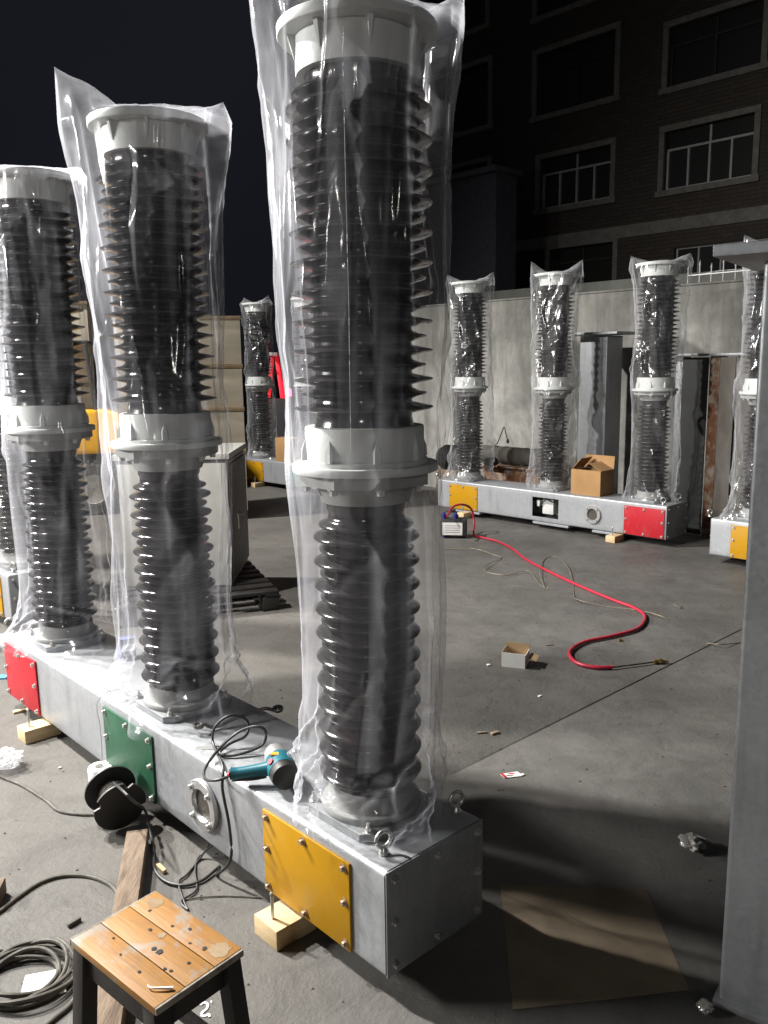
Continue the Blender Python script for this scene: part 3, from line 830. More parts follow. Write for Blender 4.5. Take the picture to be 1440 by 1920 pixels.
def block(p, rz, label, size=(.10, .17, .064), rod=True):
    t = thing("wooden_block", label, "wooden block", p, rz, "wooden packing blocks under the beams")
    MB().box((0, 0, size[2] / 2), size).build("block", 'pine', t, .003)
    if rod:
        MB().cyl((0, .045, size[2] - .01), (0, .045, size[2] + .075), .0055, 10).tube([(0, .045, size[2] + .07), (0, .045, size[2] + .08), (.006, .045, size[2] + .083)], .0055, 8).build("threaded_rod", 'bolt', t)


def onbeam(U, ang, x, y): d = Vector((COS(ang), SIN(ang), 0)); n = Vector((-d.y, d.x, 0)); return U + d * x + n * y


block(onbeam(UA, AX, .16, HW + .025), AX, "wooden block under the yellow cover of the front unit", (.118, .15, .066))
block(onbeam(UA, AX, 2.12, HW + .03), AX, "wooden block under the red cover of the front unit")
block(onbeam(UB, ABR, .22, HW + .055), ABR, "wooden block under the back unit below its red cover")
block(onbeam(UB, ABR, 2.12, HW + .055), ABR, "wooden block under the back unit below its yellow cover, behind the red hose")
block(onbeam(UF, ABF, 2.06, HW + .055), ABF, "wooden block under the farthest unit, beside the grey cabinet")

# ------------------------------------------------------------------ stool
SZ = .45
sc_ = [G(140, 1765, SZ), G(285, 1668, SZ), G(452, 1780, SZ), G(292, 1888, SZ)]
ctr = sum(sc_, Vector()) / 4; dirl = ((sc_[3] - sc_[0]) + (sc_[2] - sc_[1])); rz = math.atan2(dirl.y, dirl.x)
SL, SWd = .325, .232
st = thing("wooden_stool", "worn wooden stool with orange plank seat and dark legs in the foreground", "stool", (ctr.x, ctr.y, 0), rz)
pw = SWd / 3
for i in range(3):
    y = -SWd / 2 + pw * (i + .5)
    MB().box((0, y, SZ - .009), (SL, pw - .0022, .018 + .0006 * i)).build("seat_plank", 'stool', st, .0015)
for s in (-1, 1):
    MB().box((s * (SL / 2 - .028), 0, SZ - .052), (.016, SWd - .05, .066)).build("apron", 'stooldark', st, .002)
    MB().box((0, s * (SWd / 2 - .022), SZ - .051), (SL - .076, .016, .064)).build("apron", 'stooldark', st, .002)
    MB().box((s * (SL / 2 + .0035), 0, SZ - .0085), (.006, SWd - .002, .016)).build("edge_strip", 'stoolraw', st, .002)
    for s2 in (-1, 1):
        a = Vector((s * (SL / 2 - .026), s2 * (SWd / 2 - .022), SZ - .0205)); b = a + Vector((s * .035, s2 * .02, -a.z))
        MB().bar(b, a, .042, .04, (0, 1, 0)).build("leg", 'stooldark', st, .003)
for s2 in (-1, 1):
    z = .16; MB().bar((-SL / 2 + .005, s2 * (SWd / 2 - .008), z), (SL / 2 - .005, s2 * (SWd / 2 - .008), z), .02, .03).build("stretcher", 'stooldark', st, .002)
for (x, y, r) in ((.03, -.01, .009), (.06, .05, .004), (-.05, .02, .005), (-.09, -.05, .003), (.1, -.03, .004), (.085, -.035, .004), (-.02, .06, .004), (.02, .08, .005), (-.03, -.07, .003), (.05, -.075, .004), (.1, .06, .006), (.012, -.012, .006), (-.11, .06, .004), (.11, .01, .004)):
    b = MB(); n = 9; b.prism([(x + r * (.7 + .5 * rnd.random()) * COS(2 * PI * i / n), y + r * (.7 + .5 * rnd.random()) * SIN(2 * PI * i / n)) for i in range(n)], SZ + .0012, SZ + .0018)
    b.build("burn_mark", 'seal', st)
for x, y, r in ((.128, .078, .034), (-.125, .085, .028), (-.012, .026, .013)):
    n = 22; b = MB(); b.prism([(max(-.161, min(.161, x + r * (.75 + .45 * noise.noise((i * .8, x * 30, y * 30))) * COS(2 * PI * i / n))), max(-.114, min(.114, y + r * (.75 + .45 * noise.noise((i * .8, y * 30, 5))) * SIN(2 * PI * i / n)))) for i in range(n)], SZ + .0007, SZ + .0011)
    b.build("bare_patch", 'barewood', st)
b = MB(); b.tube([(.10, -.088, SZ + .004), (.115, -.09, SZ + .006), (.135, -.075, SZ + .006), (.15, -.06, SZ + .004)], .004, 6, rf=lambda t: .0008 + .003 * t)
b.build("split_splinter", 'white', st)

# ------------------------------------------------------------------ timber on the floor, spool, cables
t1, t2 = G(250, 1560, .05), G(205, 1830, .05); t2 = t1 + (t2 - t1).normalized() * 1.05
tm = thing("timber_beam", "old grey brown timber lying on the floor between spool and stool", "timber", (t1.x, t1.y, 0))
MB().bar((.015, 0, .03), (t2.x - t1.x + .015, t2.y - t1.y, .03), .075, .058).build("beam", 'oldwood', tm, .004)
p = G(2, 1672, .03)
tag(MB().bar((p.x - .18, p.y - .02, .03), (p.x + .005, p.y + .005, .03), .07, .055).build("timber_offcut", 'oldwood', None, .004), "dark timber offcut poking in at the left edge level with the stool", "timber")

near = G(226, 1513, .1); far = near + Vector((-.072, .105, .022)); ax = (far - near); al = ax.length
spo = thing("cable_spool", "black plastic cable spool beside the green cover", "cable spool", (near.x, near.y, 0))
mm = Matrix.Translation((0, 0, .1)) @ ax.to_track_quat('Z', 'Y').to_matrix().to_4x4()


def notched(r, z0, z1, notch):
    pl = []
    for i in range(48):
        a = 2 * PI * i / 48; rr = r
        for nn in notch:
            if abs((a - nn + PI) % (2 * PI) - PI) < .12: rr = r * .80
        pl.append((rr * COS(a), rr * SIN(a)))
    return MB().prism(pl, z0, z1, mm)


notched(.098, 0, .008, (3.4, 0.3, 1.9)).build("flange", 'blackplastic', spo)
notched(.098, al - .01, al - .002, (5.2,)).build("flange", 'blackplastic', spo)
MB().lathe([(.048, .0085), (.046, .02), (.046, al - .02), (.048, al - .0105)], 32, mm).build("core", 'blackplastic', spo)
w = MB()
for k in range(5): w.tube([mm @ Vector((.051 * COS(a), .051 * SIN(a), .045 + k * .011 + a * .0015)) for a in [2 * PI * i / 12 for i in range(13)]], .005, 6, sub=3)
w.build("wound_cable", 'cablegrey', spo)
wc_ = G(193, 1492)
tag(MB().lathe([(.020, .0), (.046, .0), (.050, .004), (.050, .100), (.046, .106), (.022, .106), (.020, .102), (.020, .0)], 36, cap=False).build("plastic_roll", 'whiteplastic'), "white plastic roll on the floor just behind the black cable spool", "plastic roll").location = (wc_.x - .02, wc_.y + .05, 0)
MB().lathe([(.030, al + .0005), (.030, al + .012), (.024, al + .016)], 24, mm).build("hub_cap", 'blackplastic', spo)


def cable(name, label, pts, r, mat, cat="cable", group=None, n=8):
    return tag(MB().tube(pts, r, n, sub=6).build(name, mat), label, cat, group)


def gp(l, z=.006): return [G(u, v, z if len(q) < 3 else q[2]) for q in l for u, v in (q[:2],)]


cable("extension_cable", "dusty cable running from the left edge to the black spool", gp([(-60, 1420), (0, 1455), (40, 1472), (85, 1500), (110, 1520), (150, 1527), (190, 1528), (215, 1535, .02)]), .006, 'cablegrey')
cable("floor_cable", "thick dusty cable arching over the floor left of the stool", gp([(-80, 1750), (-10, 1715), (30, 1685), (75, 1655), (120, 1642), (165, 1643), (200, 1655), (218, 1672, .006), (225, 1700), (215, 1760)]), .007, 'cablegrey')
# drill cord: over the beam, down the front face and across the floor
TZ = ZT
cord = gp([(172, 1440, .01), (190, 1450, .04), (225, 1478, .22), (250, 1502, .20), (272, 1520, .10), (282, 1560, .02), (288, 1600, .008), (290, 1630, .008), (310, 1652, .008), (345, 1660, .008), (380, 1650, .008), (412, 1625, .01)])
hang = [onbeam(UA, AX, .55, HW + .03) + Vector((0, 0, .012)), onbeam(UA, AX, .47, HW + .02) + Vector((0, 0, .10)), onbeam(UA, AX, .47, HW + .018) + Vector((0, 0, .22)), onbeam(UA, AX, .505, HW + .016) + Vector((0, 0, .34)), onbeam(UA, AX, .53, HW - .005) + Vector((0, 0, .404))]
loop = gp([(400, 1395, .40), (402, 1365, .46), (430, 1342, .50), (462, 1350, .47), (462, 1378, .43), (430, 1395, .41), (412, 1412, .40), (440, 1416, .40), (490, 1398, .42), (498, 1372, .47), (480, 1362, .49), (445, 1374, .46), (410, 1405, .42), (385, 1440, .40), (385, 1460, .405), (405, 1463, .42), (428, 1456, .428)])
cable("drill_cord", "black power cord looping on the front unit and hanging down to the floor", cord + hang + loop, .0052, 'cable')
cable("twisted_wires", "pair of thin black wires twisting from under the front unit to the stool", gp([(392, 1583, .05), (375, 1610), (350, 1640), (335, 1655), (345, 1690), (352, 1705)]) + gp([(340, 1690), (368, 1668), (366, 1635), (372, 1608), (398, 1585, .05)]), .0035, 'cable')
cable("spool_wire", "thin pale wire curling down the front unit past the green cover", [onbeam(UA, AX, 1.2, .05) + Vector((0, 0, ZT + .01)), onbeam(UA, AX, 1.40, .13) + Vector((0, 0, ZT + .025)), onbeam(UA, AX, 1.46, HW + .012) + Vector((0, 0, ZT - .02)), onbeam(UA, AX, 1.44, HW + .02) + Vector((0, 0, .26)), onbeam(UA, AX, 1.42, HW + .03) + Vector((0, 0, .15)), onbeam(UA, AX, 1.40, HW + .05) + Vector((0, 0, .05))], .0015, 'alu', "wire", n=6)
cable("thin_floor_wire", "thin grey wire across the floor from stool to front unit", gp([(340, 1688, .004), (380, 1682, .004), (430, 1680, .004), (490, 1683, .004)]), .0022, 'cablegrey', "wire", n=6)
cc = G(48, 1838, 0); b = MB()
for k in range(7):
    r0 = .115 + .018 * SIN(k * 2.1); pts = []
    for i in range(14):
        a = 2 * PI * i / 14; pts.append((cc.x + .012 * COS(k * 1.7) + r0 * 1.05 * COS(a), cc.y + .01 * SIN(k * 2.3) + r0 * .95 * SIN(a), .007 + .0065 * k * (.6 + .4 * SIN(a * 2 + k))))
    b.tube(pts, .0062, 8, True, 4)
b.tube(gp([(135, 1820, .02), (150, 1840), (135, 1880), (95, 1915), (60, 1945)]), .0062, 8)
b.tube(gp([(-20, 1770), (20, 1783), (70, 1768), (105, 1760), (128, 1775, .02), (142, 1800, .02), (146, 1830)]), .0062, 8)
tag(b.build("cable_coil", 'cablegrey'), "coil of dusty cable on the floor left of the stool", "cable")
b = MB(); q = [G(48, 1832), G(112, 1820), G(125, 1862), G(35, 1882)]; b.prism([(v.x, v.y) for v in q], .002, .006)
tag(b.build("white_card", 'white', None, .0005), "white card lying under the cable coil", "card")

# ------------------------------------------------------------------ tools on the front unit


def drill():
    P0 = G(533, 1452, .45); P1 = G(508, 1398, .45)            # motor end (near) and nose (far)
    t = thing("impact_wrench", "teal electric impact wrench lying on the front unit, cord attached", "power tool", (P0.x, P0.y, 0))
    o = Vector((P0.x, P0.y, 0)); a = P0 - o; c = P1 - o; ax = c - a; l = max(ax.length, .17); ax.normalize()
    m = Matrix.Translation(a) @ ax.to_track_quat('Z', 'Y').to_matrix().to_4x4()
    MB().lathe([(.030, -.028), (.042, -.022), (.045, -.005), (.045, .012)], 32, m).build("motor_cap", 'blackplastic', t)
    MB().lathe([(.046, .0125), (.047, .03), (.046, .085), (.042, .095)], 32, m).build("motor_housing", 'teal', t)
    MB().lathe([(.041, .0955), (.040, .12), (.034, .16), (.022, .185), (.016, .195)], 32, m).build("nose", 'alu', t)
    MB().lathe([(.010, .1955), (.010, .215)], 4, m).build("drive_square", 'wrench', t)
    h0 = a + ax * .055; h1 = G(432, 1452, .428) - o
    dirh = (h1 - h0); hl = dirh.length
    MB().tube([h0 + dirh * .12, h0 + dirh * .3, h0 + dirh * .55, h0 + dirh * .8, h0 + dirh * .97], .022, 16, sub=5, rf=lambda s: .027 - .008 * SIN(min(1, s * 1.4) * PI / 2) + .004 * max(0, s - .8) * 5).build("handle", 'teal', t)
    MB().tube([h0 + dirh * .3 + Vector((0, 0, -.018)), h0 + dirh * .6 + Vector((0, 0, -.019)), h0 + dirh * .96 + Vector((0, 0, -.012))], .013, 10).build("grip_pad", 'blackplastic', t)
    MB().tube([h0 + dirh * .965, h0 + dirh * 1.01], .017, 12).build("handle_end", 'blackplastic', t)
    MB().cyl(h0 + dirh * 1.011, h0 + dirh * 1.07, .010, 12, .006).build("cord_sleeve", 'redplastic', t)
    up = Vector((0, 0, 1))
    MB().box(tuple(a + ax * .07 + Vector((-.012, -.012, .043))), (.028, .018, .006)).build("warning_sticker", 'orange', t)
    MB().cyl(a + ax * .04 + Vector((-.028, -.016, .03)), a + ax * .04 + Vector((-.034, -.020, .037)), .010, 14).build("red_badge", 'redplastic', t)


drill()


def wrench():
    a = G(372, 1360, TZ + .035); c = G(521, 1329, TZ + .02)
    t = thing("ring_spanner", "dark double-ended ring spanner resting across the top of the front unit", "spanner", (a.x, a.y, 0)); o = Vector((a.x, a.y, 0))
    a -= o; c -= o; d = (c - a).normalized()
    for q in (a, c):
        m = Matrix.Translation(q) @ Matrix.Rotation(.12, 4, 'X')
        MB().lathe([(.0135, -.007), (.020, -.007), (.022, -.004), (.022, .004), (.020, .007), (.0135, .007), (.0135, -.007)], 28, m, cap=False).build("ring_end", 'wrench', t)
    a2 = a + d * .022; c2 = c - d * .022
    MB().tube([a2, a2 + d * .04 + Vector((0, 0, -.02)), (a2 + c2) / 2 + Vector((0, 0, .0)), c2 - d * .04 + Vector((0, 0, .012)), c2], .0068, 10).build("shank", 'wrench', t)


wrench()
p = G(396, 1402, TZ + .001); b = MB(); b.prism([(p.x + .045 * (1 + .25 * SIN(3 * a)) * COS(a) * 1.1, p.y + .02 * (1 + .3 * COS(2 * a)) * SIN(a)) for a in [2 * PI * i / 20 for i in range(20)]], TZ + .0006, TZ + .0014)
tag(b.build("spill", 'oil'), "dull spilt stain on the front unit beside the cord", "stain")
p = onbeam(UA, AX, 1.80, -.09)
bx = thing("small_carton", "small blue and white carton behind the bagged column over the green cover", "carton", (p.x, p.y, ZT + .001), .5)
MB().box((0, 0, .05), (.07, .05, .10)).build("carton_body", 'bluecard', bx, .002)
for k in range(3): MB().box((0, -.0256, .025 + k * .022), (.058, .001, .009)).build("white_stripe", 'white', bx)

# ------------------------------------------------------------------ cardboard boxes


def open_box():
    p = onbeam(UB, ABR, .65, .0)
    t = thing("cardboard_box", "open brown cardboard box on the back unit between two bagged columns", "cardboard box", (p.x, p.y, ZT + .001), ABR)
    L_, W_, H_ = .34, .24, .25; w = .005
    for c, d in (((0, W_ / 2, H_ / 2), (L_, w, H_)), ((0, -W_ / 2, H_ / 2), (L_, w, H_)), ((L_ / 2 - .001, 0, H_ / 2), (w, W_ - .012, H_)), ((-L_ / 2 + .001, 0, H_ / 2), (w, W_ - .012, H_))): MB().box(c, d).build("side_panel", 'card', t)
    MB().box((0, 0, .004), (L_ - .014, W_ - .014, .005)).build("bottom_panel", 'cardin', t)
    def flap(hx, hy, axis, ang, ln, wd):
        m = Matrix.Translation((hx, hy, H_ + .003)) @ (Matrix.Rotation(ang, 4, axis)) ; b = MB()
        if axis == 'X': b.box((0, ln / 2, 0), (wd, ln, .004), m)
        else: b.box((ln / 2, 0, 0), (ln, wd, .004), m)
        b.build("flap", 'card', t)
    flap(0, W_ / 2 + .001, 'X', PI + .55, .12, L_ - .01)      # front flap folded in and up
    flap(0, -W_ / 2, 'X', PI - 1.45, .13, L_)
    flap(-L_ / 2, 0, 'Y', -.45, .16, W_ - .02)
    flap(L_ / 2, 0, 'Y', -2.3, .15, W_ - .03)


open_box()
p = onbeam(UF, ABF, 1.55, .05)
t = thing("cardboard_box", "closed brown cardboard box on the farthest unit below the red ladder", "cardboard box", (p.x, p.y, ZT + .001), ABF)
MB().box((0, 0, .165), (.34, .24, .33)).build("box_body", 'card', t, .004)
MB().box((0, 0, .331), (.344, .05, .002)).build("tape_strip", 'cardin', t)

# ------------------------------------------------------------------ cabinet on its pallet
c0 = Vector((-1.20, 6.02, 0)); rzc = -.09
pt = thing("plastic_pallet", "black plastic pallet under the grey cabinet", "pallet", (-1.451, 6.094, 0), .36)
for i in range(7): MB().box((0, -.46 + i * .153, .135), (1.1, .10, .022)).build("deck_slat", 'blackplastic', pt, .003)
for x in (-.5, 0, .5): MB().box((x, 0, .118), (.10, 1.02, .011)).build("stringer", 'blackplastic', pt)
for x in (-.49, 0, .49):
    for y in (-.44, 0, .44): MB().box((x, y, .062), (.12, .13, .10)).build("pallet_foot", 'blackplastic', pt, .006)
for x in (-.49, 0, .49): MB().box((x, 0, .0065), (.12, 1.0, .011)).build("skid", 'blackplastic', pt)
cb = thing("electrical_cabinet", "grey steel electrical cabinet with overhanging roof on a black pallet", "cabinet", (-1.515, 6.375, .148), .01)
W_, D_, H_ = .78, .80, .90
MB().box((0, 0, H_ / 2), (W_, D_, H_)).build("cabinet_body", 'cab', cb, .004)
MB().box((W_ / 2 + .008, 0, H_ / 2 + .01), (.014, D_ - .03, H_ - .06)).build("side_door", 'door_shade', cb, .003)  # darker door paint: shade of the unlit side put into the colour
MB().box((0, 0, H_ + .013), (W_ + .004, D_ + .004, .022)).build("gasket", 'seal', cb)
MB().box((0, 0, H_ + .046), (W_ + .05, D_ + .03, .042)).build("roof", 'cab', cb, .006)
h = MB().box((W_ / 2 + .020, -.12, H_ * .47), (.012, .03, .12)).build("door_handle", 'bolt', cb, .003)
MB().cyl((W_ / 2 + .027, -.12, H_ * .53), (W_ / 2 + .06, -.12, H_ * .53), .012, 12).build("latch_knob", 'bolt', cb)

# ------------------------------------------------------------------ plywood crates behind


def crate(label, x0, x1, y, h, rows):
    t = thing("plywood_crate", label, "crate", ((x0 + x1) / 2, y - .09, 0), .2, "tall plywood crates behind the front unit")
    w = x1 - x0; d = .9; z = .10
    for i, hh in enumerate(rows):
        MB().box((0, d / 2, z + hh / 2), (w, d, hh - .004)).build("side_panel", 'ply', t, .003)
        z += hh
        MB().box((0, d / 2 - .012, z + .0225), (w + .02, d + .03, .041)).build("batten", 'batten', t, .003)
        z += .045
    for sx in (-1, 0, 1): MB().box((sx * (w / 2 - .08), d / 2, .049), (.1, d, .094)).build("skid", 'batten', t)


yC = 9.4; xr = DY(455, 700, yC).x; xl = DY(228, 700, yC).x
z0 = DY(430, 764, yC).z; z1 = DY(430, 683, yC).z; z2 = DY(430, 592, yC).z
crate("tall plywood crate with brown battens right of the bagged column over the green cover", xl, xr, yC, 2.2, (z0 - .10 - .045 - .42 - .045, .42, z1 - z0 - .045, z2 - z1 - .045))
xr2 = DY(168, 700, 10.5).x
crate("plywood crate glimpsed behind the bagged column at the left edge", xr2 - 2.4, xr2, 10.5, 2.2, (.9, .45, .95))

# ------------------------------------------------------------------ yellow forklift between the bags


def forklift():
    p = G(175, 968); t = thing("yellow_forklift", "yellow forklift glimpsed between the two bagged columns on the left", "forklift", (p.x - .02, p.y + .15, 0), .25)
    def wheel(x, y, r, w):
        k = MB().lathe([(r * .62, -w / 2), (r * .93, -w / 2), (r, -w * .36), (r, w * .36), (r * .93, w / 2), (r * .62, w / 2), (r * .60, w * .2), (r * .60, -w * .2), (r * .62, -w / 2)], 40, Matrix.Translation((x, y, r)) @ Matrix.Rotation(PI / 2, 4, 'X'), cap=False)
        for i in range(26):
            a = 2 * PI * i / 26; m = Matrix.Translation((x, y, r)) @ Matrix.Rotation(a, 4, 'Y')
            for s in (-1, 1): k.box((r * .965 + .012, s * w * .26, 0), (.05, w * .42, .03), m)
        wo = k.build("wheel", 'tyre', t)
        MB().lathe([(r * .60, -w * .32), (r * .56, -w * .36), (r * .5, -w * .2), (r * .25, -w * .14), (r * .23, -w * .3), (r * .05, -w * .32)], 32, Matrix.Translation((x, y, r)) @ Matrix.Rotation(PI / 2, 4, 'X') @ Matrix.Rotation(PI, 4, 'X')).build("rim", 'rim', wo)
    wheel(0, 0, .31, .2); wheel(0, 1.0, .31, .2); wheel(-1.3, 0, .26, .2); wheel(-1.3, 1.0, .26, .2)
    MB().prism([(-1.5, .72), (.33, .72), (.36, 1.18), (.2, 1.24), (-.3, 1.24), (-.5, 1.0), (-1.5, 1.05)], 0, 1.1, Matrix(((1, 0, 0, 0), (0, 0, 1, -.05), (0, 1, 0, 0), (0, 0, 0, 1)))).build("body", 'yellowbody', t, .05, seg=3)
    MB().box((-.6, .5, .52), (1.5, .7, .36)).build("chassis", 'dark', t, .02)
    MB().box((-.35, .5, 1.15), (.4, .45, .18)).build("seat", 'blackplastic', t, .03)
    for x, y in ((.1, .02), (.1, .98), (-.9, .02), (-.9, .98)): MB().cyl((x, y, 1.0), (x - .08, y, 2.0), .025, 10).build("guard_post", 'dark', t)
    MB().box((-.5, .5, 2.02), (1.1, 1.02, .04)).build("overhead_guard", 'dark', t, .01)
    for y in (.25, .75): MB().box((-1.72, y, 1.0), (.08, .07, 1.9)).build("mast_rail", 'dark', t)
    for y in (.3, .7): MB().box((-2.3, y, .08), (1.1, .1, .04)).build("fork", 'dark', t)


forklift()

# ------------------------------------------------------------------ red ladder, lamp and dark cabinet at the back
yl = 14.0


def ladder():
    tp = DY(513, 668, yl); lf = DY(504, 735, yl); rf = DY(527, 750, yl); H = tp.z
    def gnd(q):
        k = (q - tp); return tp + k * ((tp.z) / (-k.z))
    a = gnd(lf); c = gnd(rf)
    t = thing("step_ladder", "red step ladder standing behind the farthest unit", "ladder", (tp.x, tp.y, 0)); o = Vector((tp.x, tp.y, 0))
    for q, s, nm in ((a, -1, "left"), (c, 1, "right")):
        for dy in (0, .42):
            MB().bar(tuple(q - o + Vector((0, dy - .05, .0))), (s * .03, .12 + dy * .2, H), .06, .05, (0, 1, 0)).build("rail", 'lad', t, .004)
    for f in (.18, .36, .54, .72, .9):
        A = (a - o).lerp(Vector((-.03, 0, H)), f); 
        MB().bar(tuple(A + Vector((0, -.04, 0))), tuple(A + Vector((0, .40 - .3 * f, 0))), .08, .025).build("rung", 'alu', t)
    A = (a - o).lerp(Vector((-.03, 0, H)), .62); B = (c - o).lerp(Vector((.03, 0, H)), .62)
    MB().bar(tuple(A), tuple(B), .03, .03).build("spreader", 'alu', t)
    MB().box((0, .06, H + .03), (.14, .26, .06)).build("top_cap", 'alu', t, .01)


ladder()
q = DY(522, 748, 13.4)
dk = thing("dark_locker", "black steel locker standing below the red ladder", "locker", (q.x, 13.4, 0))
MB().box((-.02, .15, q.z / 2), (.40, .3, q.z)).build("locker_body", 'dark', dk, .006)
MB().box((0, -.006, q.z / 2), (.30, .010, q.z - .06)).build("locker_door", 'dark', dk, .003)
q = DY(541, 736, 13.3)
wlm = thing("warning_lamp", "glowing red warning lamp on a stand beside the red ladder", "lamp", (q.x, q.y, 0))
MB().lathe([(.16, 0), (.16, .02), (.02, .03), (.016, q.z - .06)], 20).build("stand", 'dark', wlm)
MB().lathe([(.045, q.z - .058), (.05, q.z - .05), (.05, q.z + .03), (.03, q.z + .06)], 20).build("lens", 'redlens', wlm)
pl = lamp("red_glow", 'SPOT', (q.x + .03, q.y + .42, q.z + .02), (q.x - .5, q.y + .9, q.z + .05), 34, (1, .03, .14), .05, 150, .4); pl.data.specular_factor = .02

# ------------------------------------------------------------------ junk between the back unit and the wall


def junk():
    m = 7.85
    a = PL(905, 868, m); c = PL(1012, 880, m)
    t = thing("rusty_girder", "rusty steel girder with peeling paint behind the back unit", "girder", tuple(-NV * m), AX)
    x0, x1 = along(c), along(a); zt = .56
    MB().box(((x0 + x1) / 2, 0, .50), (x1 - x0, .20, .018)).build("top_flange", 'rust', t, .003)
    MB().box(((x0 + x1) / 2, 0, .385), (x1 - x0, .014, .21)).build("web", 'rust', t)
    MB().box(((x0 + x1) / 2, 0, .27), (x1 - x0, .20, .018)).build("bottom_flange", 'rust', t, .003)
    for s in (.15, .85): MB().box((x0 + (x1 - x0) * s, 0, .13), (.12, .22, .26)).build("packing_block", 'oldwood', t, .005)
    p = MB(); prof = []
    n = 20; L = x1 - x0 + .12
    for i in range(n + 1): prof.append((.105 + .012 * noise.noise((i * .9, 3, 1)), i / n * L))
    p.lathe(prof, 24, Matrix.Translation((x0 - .05, -.06, .62)) @ Matrix.Rotation(PI / 2, 4, 'Y'))
    o = tag(p.build("old_pipe", 'log'), "grimy grey pipe lying on the rusty girder behind the back unit", "pipe"); o.location = -NV * m; o.rotation_euler = (0, 0, AX)
    s = x0 + (x1 - x0) * .62
    o = tag(MB().lathe([(.05, 0), (.055, .02), (.055, .14), (.04, .16), (.035, .15)], 24, Matrix.Translation((s, .16, .565)) @ Matrix.Rotation(-PI / 2, 4, 'X')).build("motor_can", 'dark'), "small dark motor can lying before the grimy pipe", "motor")
    o.location = -NV * m; o.rotation_euler = (0, 0, AX)
    W_ = PL(930, 838, m); 
    pts = [PL(915, 825, m), PL(930, 833, m), PL(938, 818, m), PL(945, 801, m), PL(949, 815, m), PL(952, 828, m)]
    tag(MB().tube(pts, .006, 6).lathe([(.012, -.02), (.018, 0), (.012, .03)], 10, Matrix.Translation(pts[-1])).build("plug_lead", 'cable'), "black lead with plug sticking up behind the back unit", "cable")
    # scrap motor at the left end of the back unit
    q = PL(848, 865, 7.7)
    t = thing("scrap_motor", "black scrap motor behind the left end of the back unit", "motor", (q.x, q.y, 0), AX)
    MB().lathe([(.06, -.17), (.13, -.15), (.14, -.1), (.14, .12), (.12, .17), (.03, .19)], 28, Matrix.Translation((0, 0, .56)) @ Matrix.Rotation(PI / 2, 4, 'Y')).build("motor_body", 'dark', t)
    for i in range(7): MB().lathe([(.141, 0), (.158, 0), (.158, .008), (.141, .008)], 28, Matrix.Translation((-.09 + i * .03, 0, .56)) @ Matrix.Rotation(PI / 2, 4, 'Y'), cap=False).build("cooling_fin", 'dark', t)
    MB().box((0, 0, .21), (.34, .24, .415)).build("crate_base", 'oldwood', t, .006)


junk()

# ------------------------------------------------------------------ things on the open floor
hz = .014
hp = [G(838, 968, .26), G(850, 950, .30), G(868, 946, .31), G(884, 955, .24), G(889, 980, .10)] + gp([(889, 1002), (905, 1008), (935, 1016), (962, 1030), (985, 1048), (1030, 1072), (1090, 1100), (1150, 1125), (1190, 1140), (1209, 1156), (1196, 1178), (1150, 1192), (1095, 1204), (1068, 1222), (1080, 1242), (1115, 1251), (1148, 1251)], hz)
ho = thing("red_hose", "red hose snaking over the floor from the small pump to a brass fitting", "hose", (0, 0, 0))
MB().tube(hp, .011, 10, sub=6).build("hose", 'hose', ho)
MB().tube(gp([(1148, 1251), (1180, 1247), (1226, 1241)], hz), .006, 8).build("tail_tube", 'cablegrey', ho)
e = G(1226, 1241, hz)
MB().cyl(e, e + Vector((.03, .005, 0)), .014, 6).cyl(e + Vector((.03, .005, 0)), e + Vector((.05, .006, 0)), .019, 6).cyl(e + Vector((.05, .006, .0)), e + Vector((.085, .004, 0)), .008, 10).build("brass_fitting", 'brass', ho)
p = G(858, 1010)
pm = thing("small_pump", "small grey pump with white label and dark blue caps, by the red hose end", "pump", (p.x - .03, p.y + .09, 0), -.15)
MB().box((0, 0, .105), (.26, .18, .17)).build("pump_body", 'dark', pm, .02)
MB().box((-.01, -.0915, .10), (.20, .004, .125)).build("label_panel", 'white', pm)
for k in range(4): MB().box((-.01, -.0940, .065 + k * .022), (.15, .001, .004)).build("label_line", 'cablegrey', pm)
for x, z in ((.02, .19), (-.1, .19)): MB().lathe([(.028, 0), (.028, .035), (.016, .04), (.014, .06)], 16, Matrix.Translation((x, 0, z + .001))).build("cap", 'blueplastic', pm)
for x in (-.09, .09): MB().lathe([(.03, 0), (.03, .0195)], 16, Matrix.Translation((x, 0, 0))).build("foot", 'blueplastic', pm)

WG = "loops of thin wire on the open floor"
for lab, l in (("loop of thin wire lying left of the red hose", [(835, 1030), (885, 1028), (925, 1040), (940, 1046), (912, 1060), (912, 1072), (950, 1078), (990, 1070), (1012, 1095), (1028, 1104)]),
               ("loop of thin wire crossing the red hose halfway", [(1022, 1102), (1012, 1075), (1020, 1050), (1040, 1044), (1062, 1060), (1074, 1090), (1076, 1115), (1085, 1125), (1130, 1136), (1190, 1143), (1230, 1152), (1255, 1162)]),
               ("short thin wire near the right steel support", [(1325, 1206), (1350, 1208), (1380, 1206), (1412, 1202)])):
    cable("floor_wire", lab, [G(u, v, .004 + .02 * (i % 3 == 1)) for i, (u, v) in enumerate(l)], .0028, 'floorwire', "wire", WG, 6)

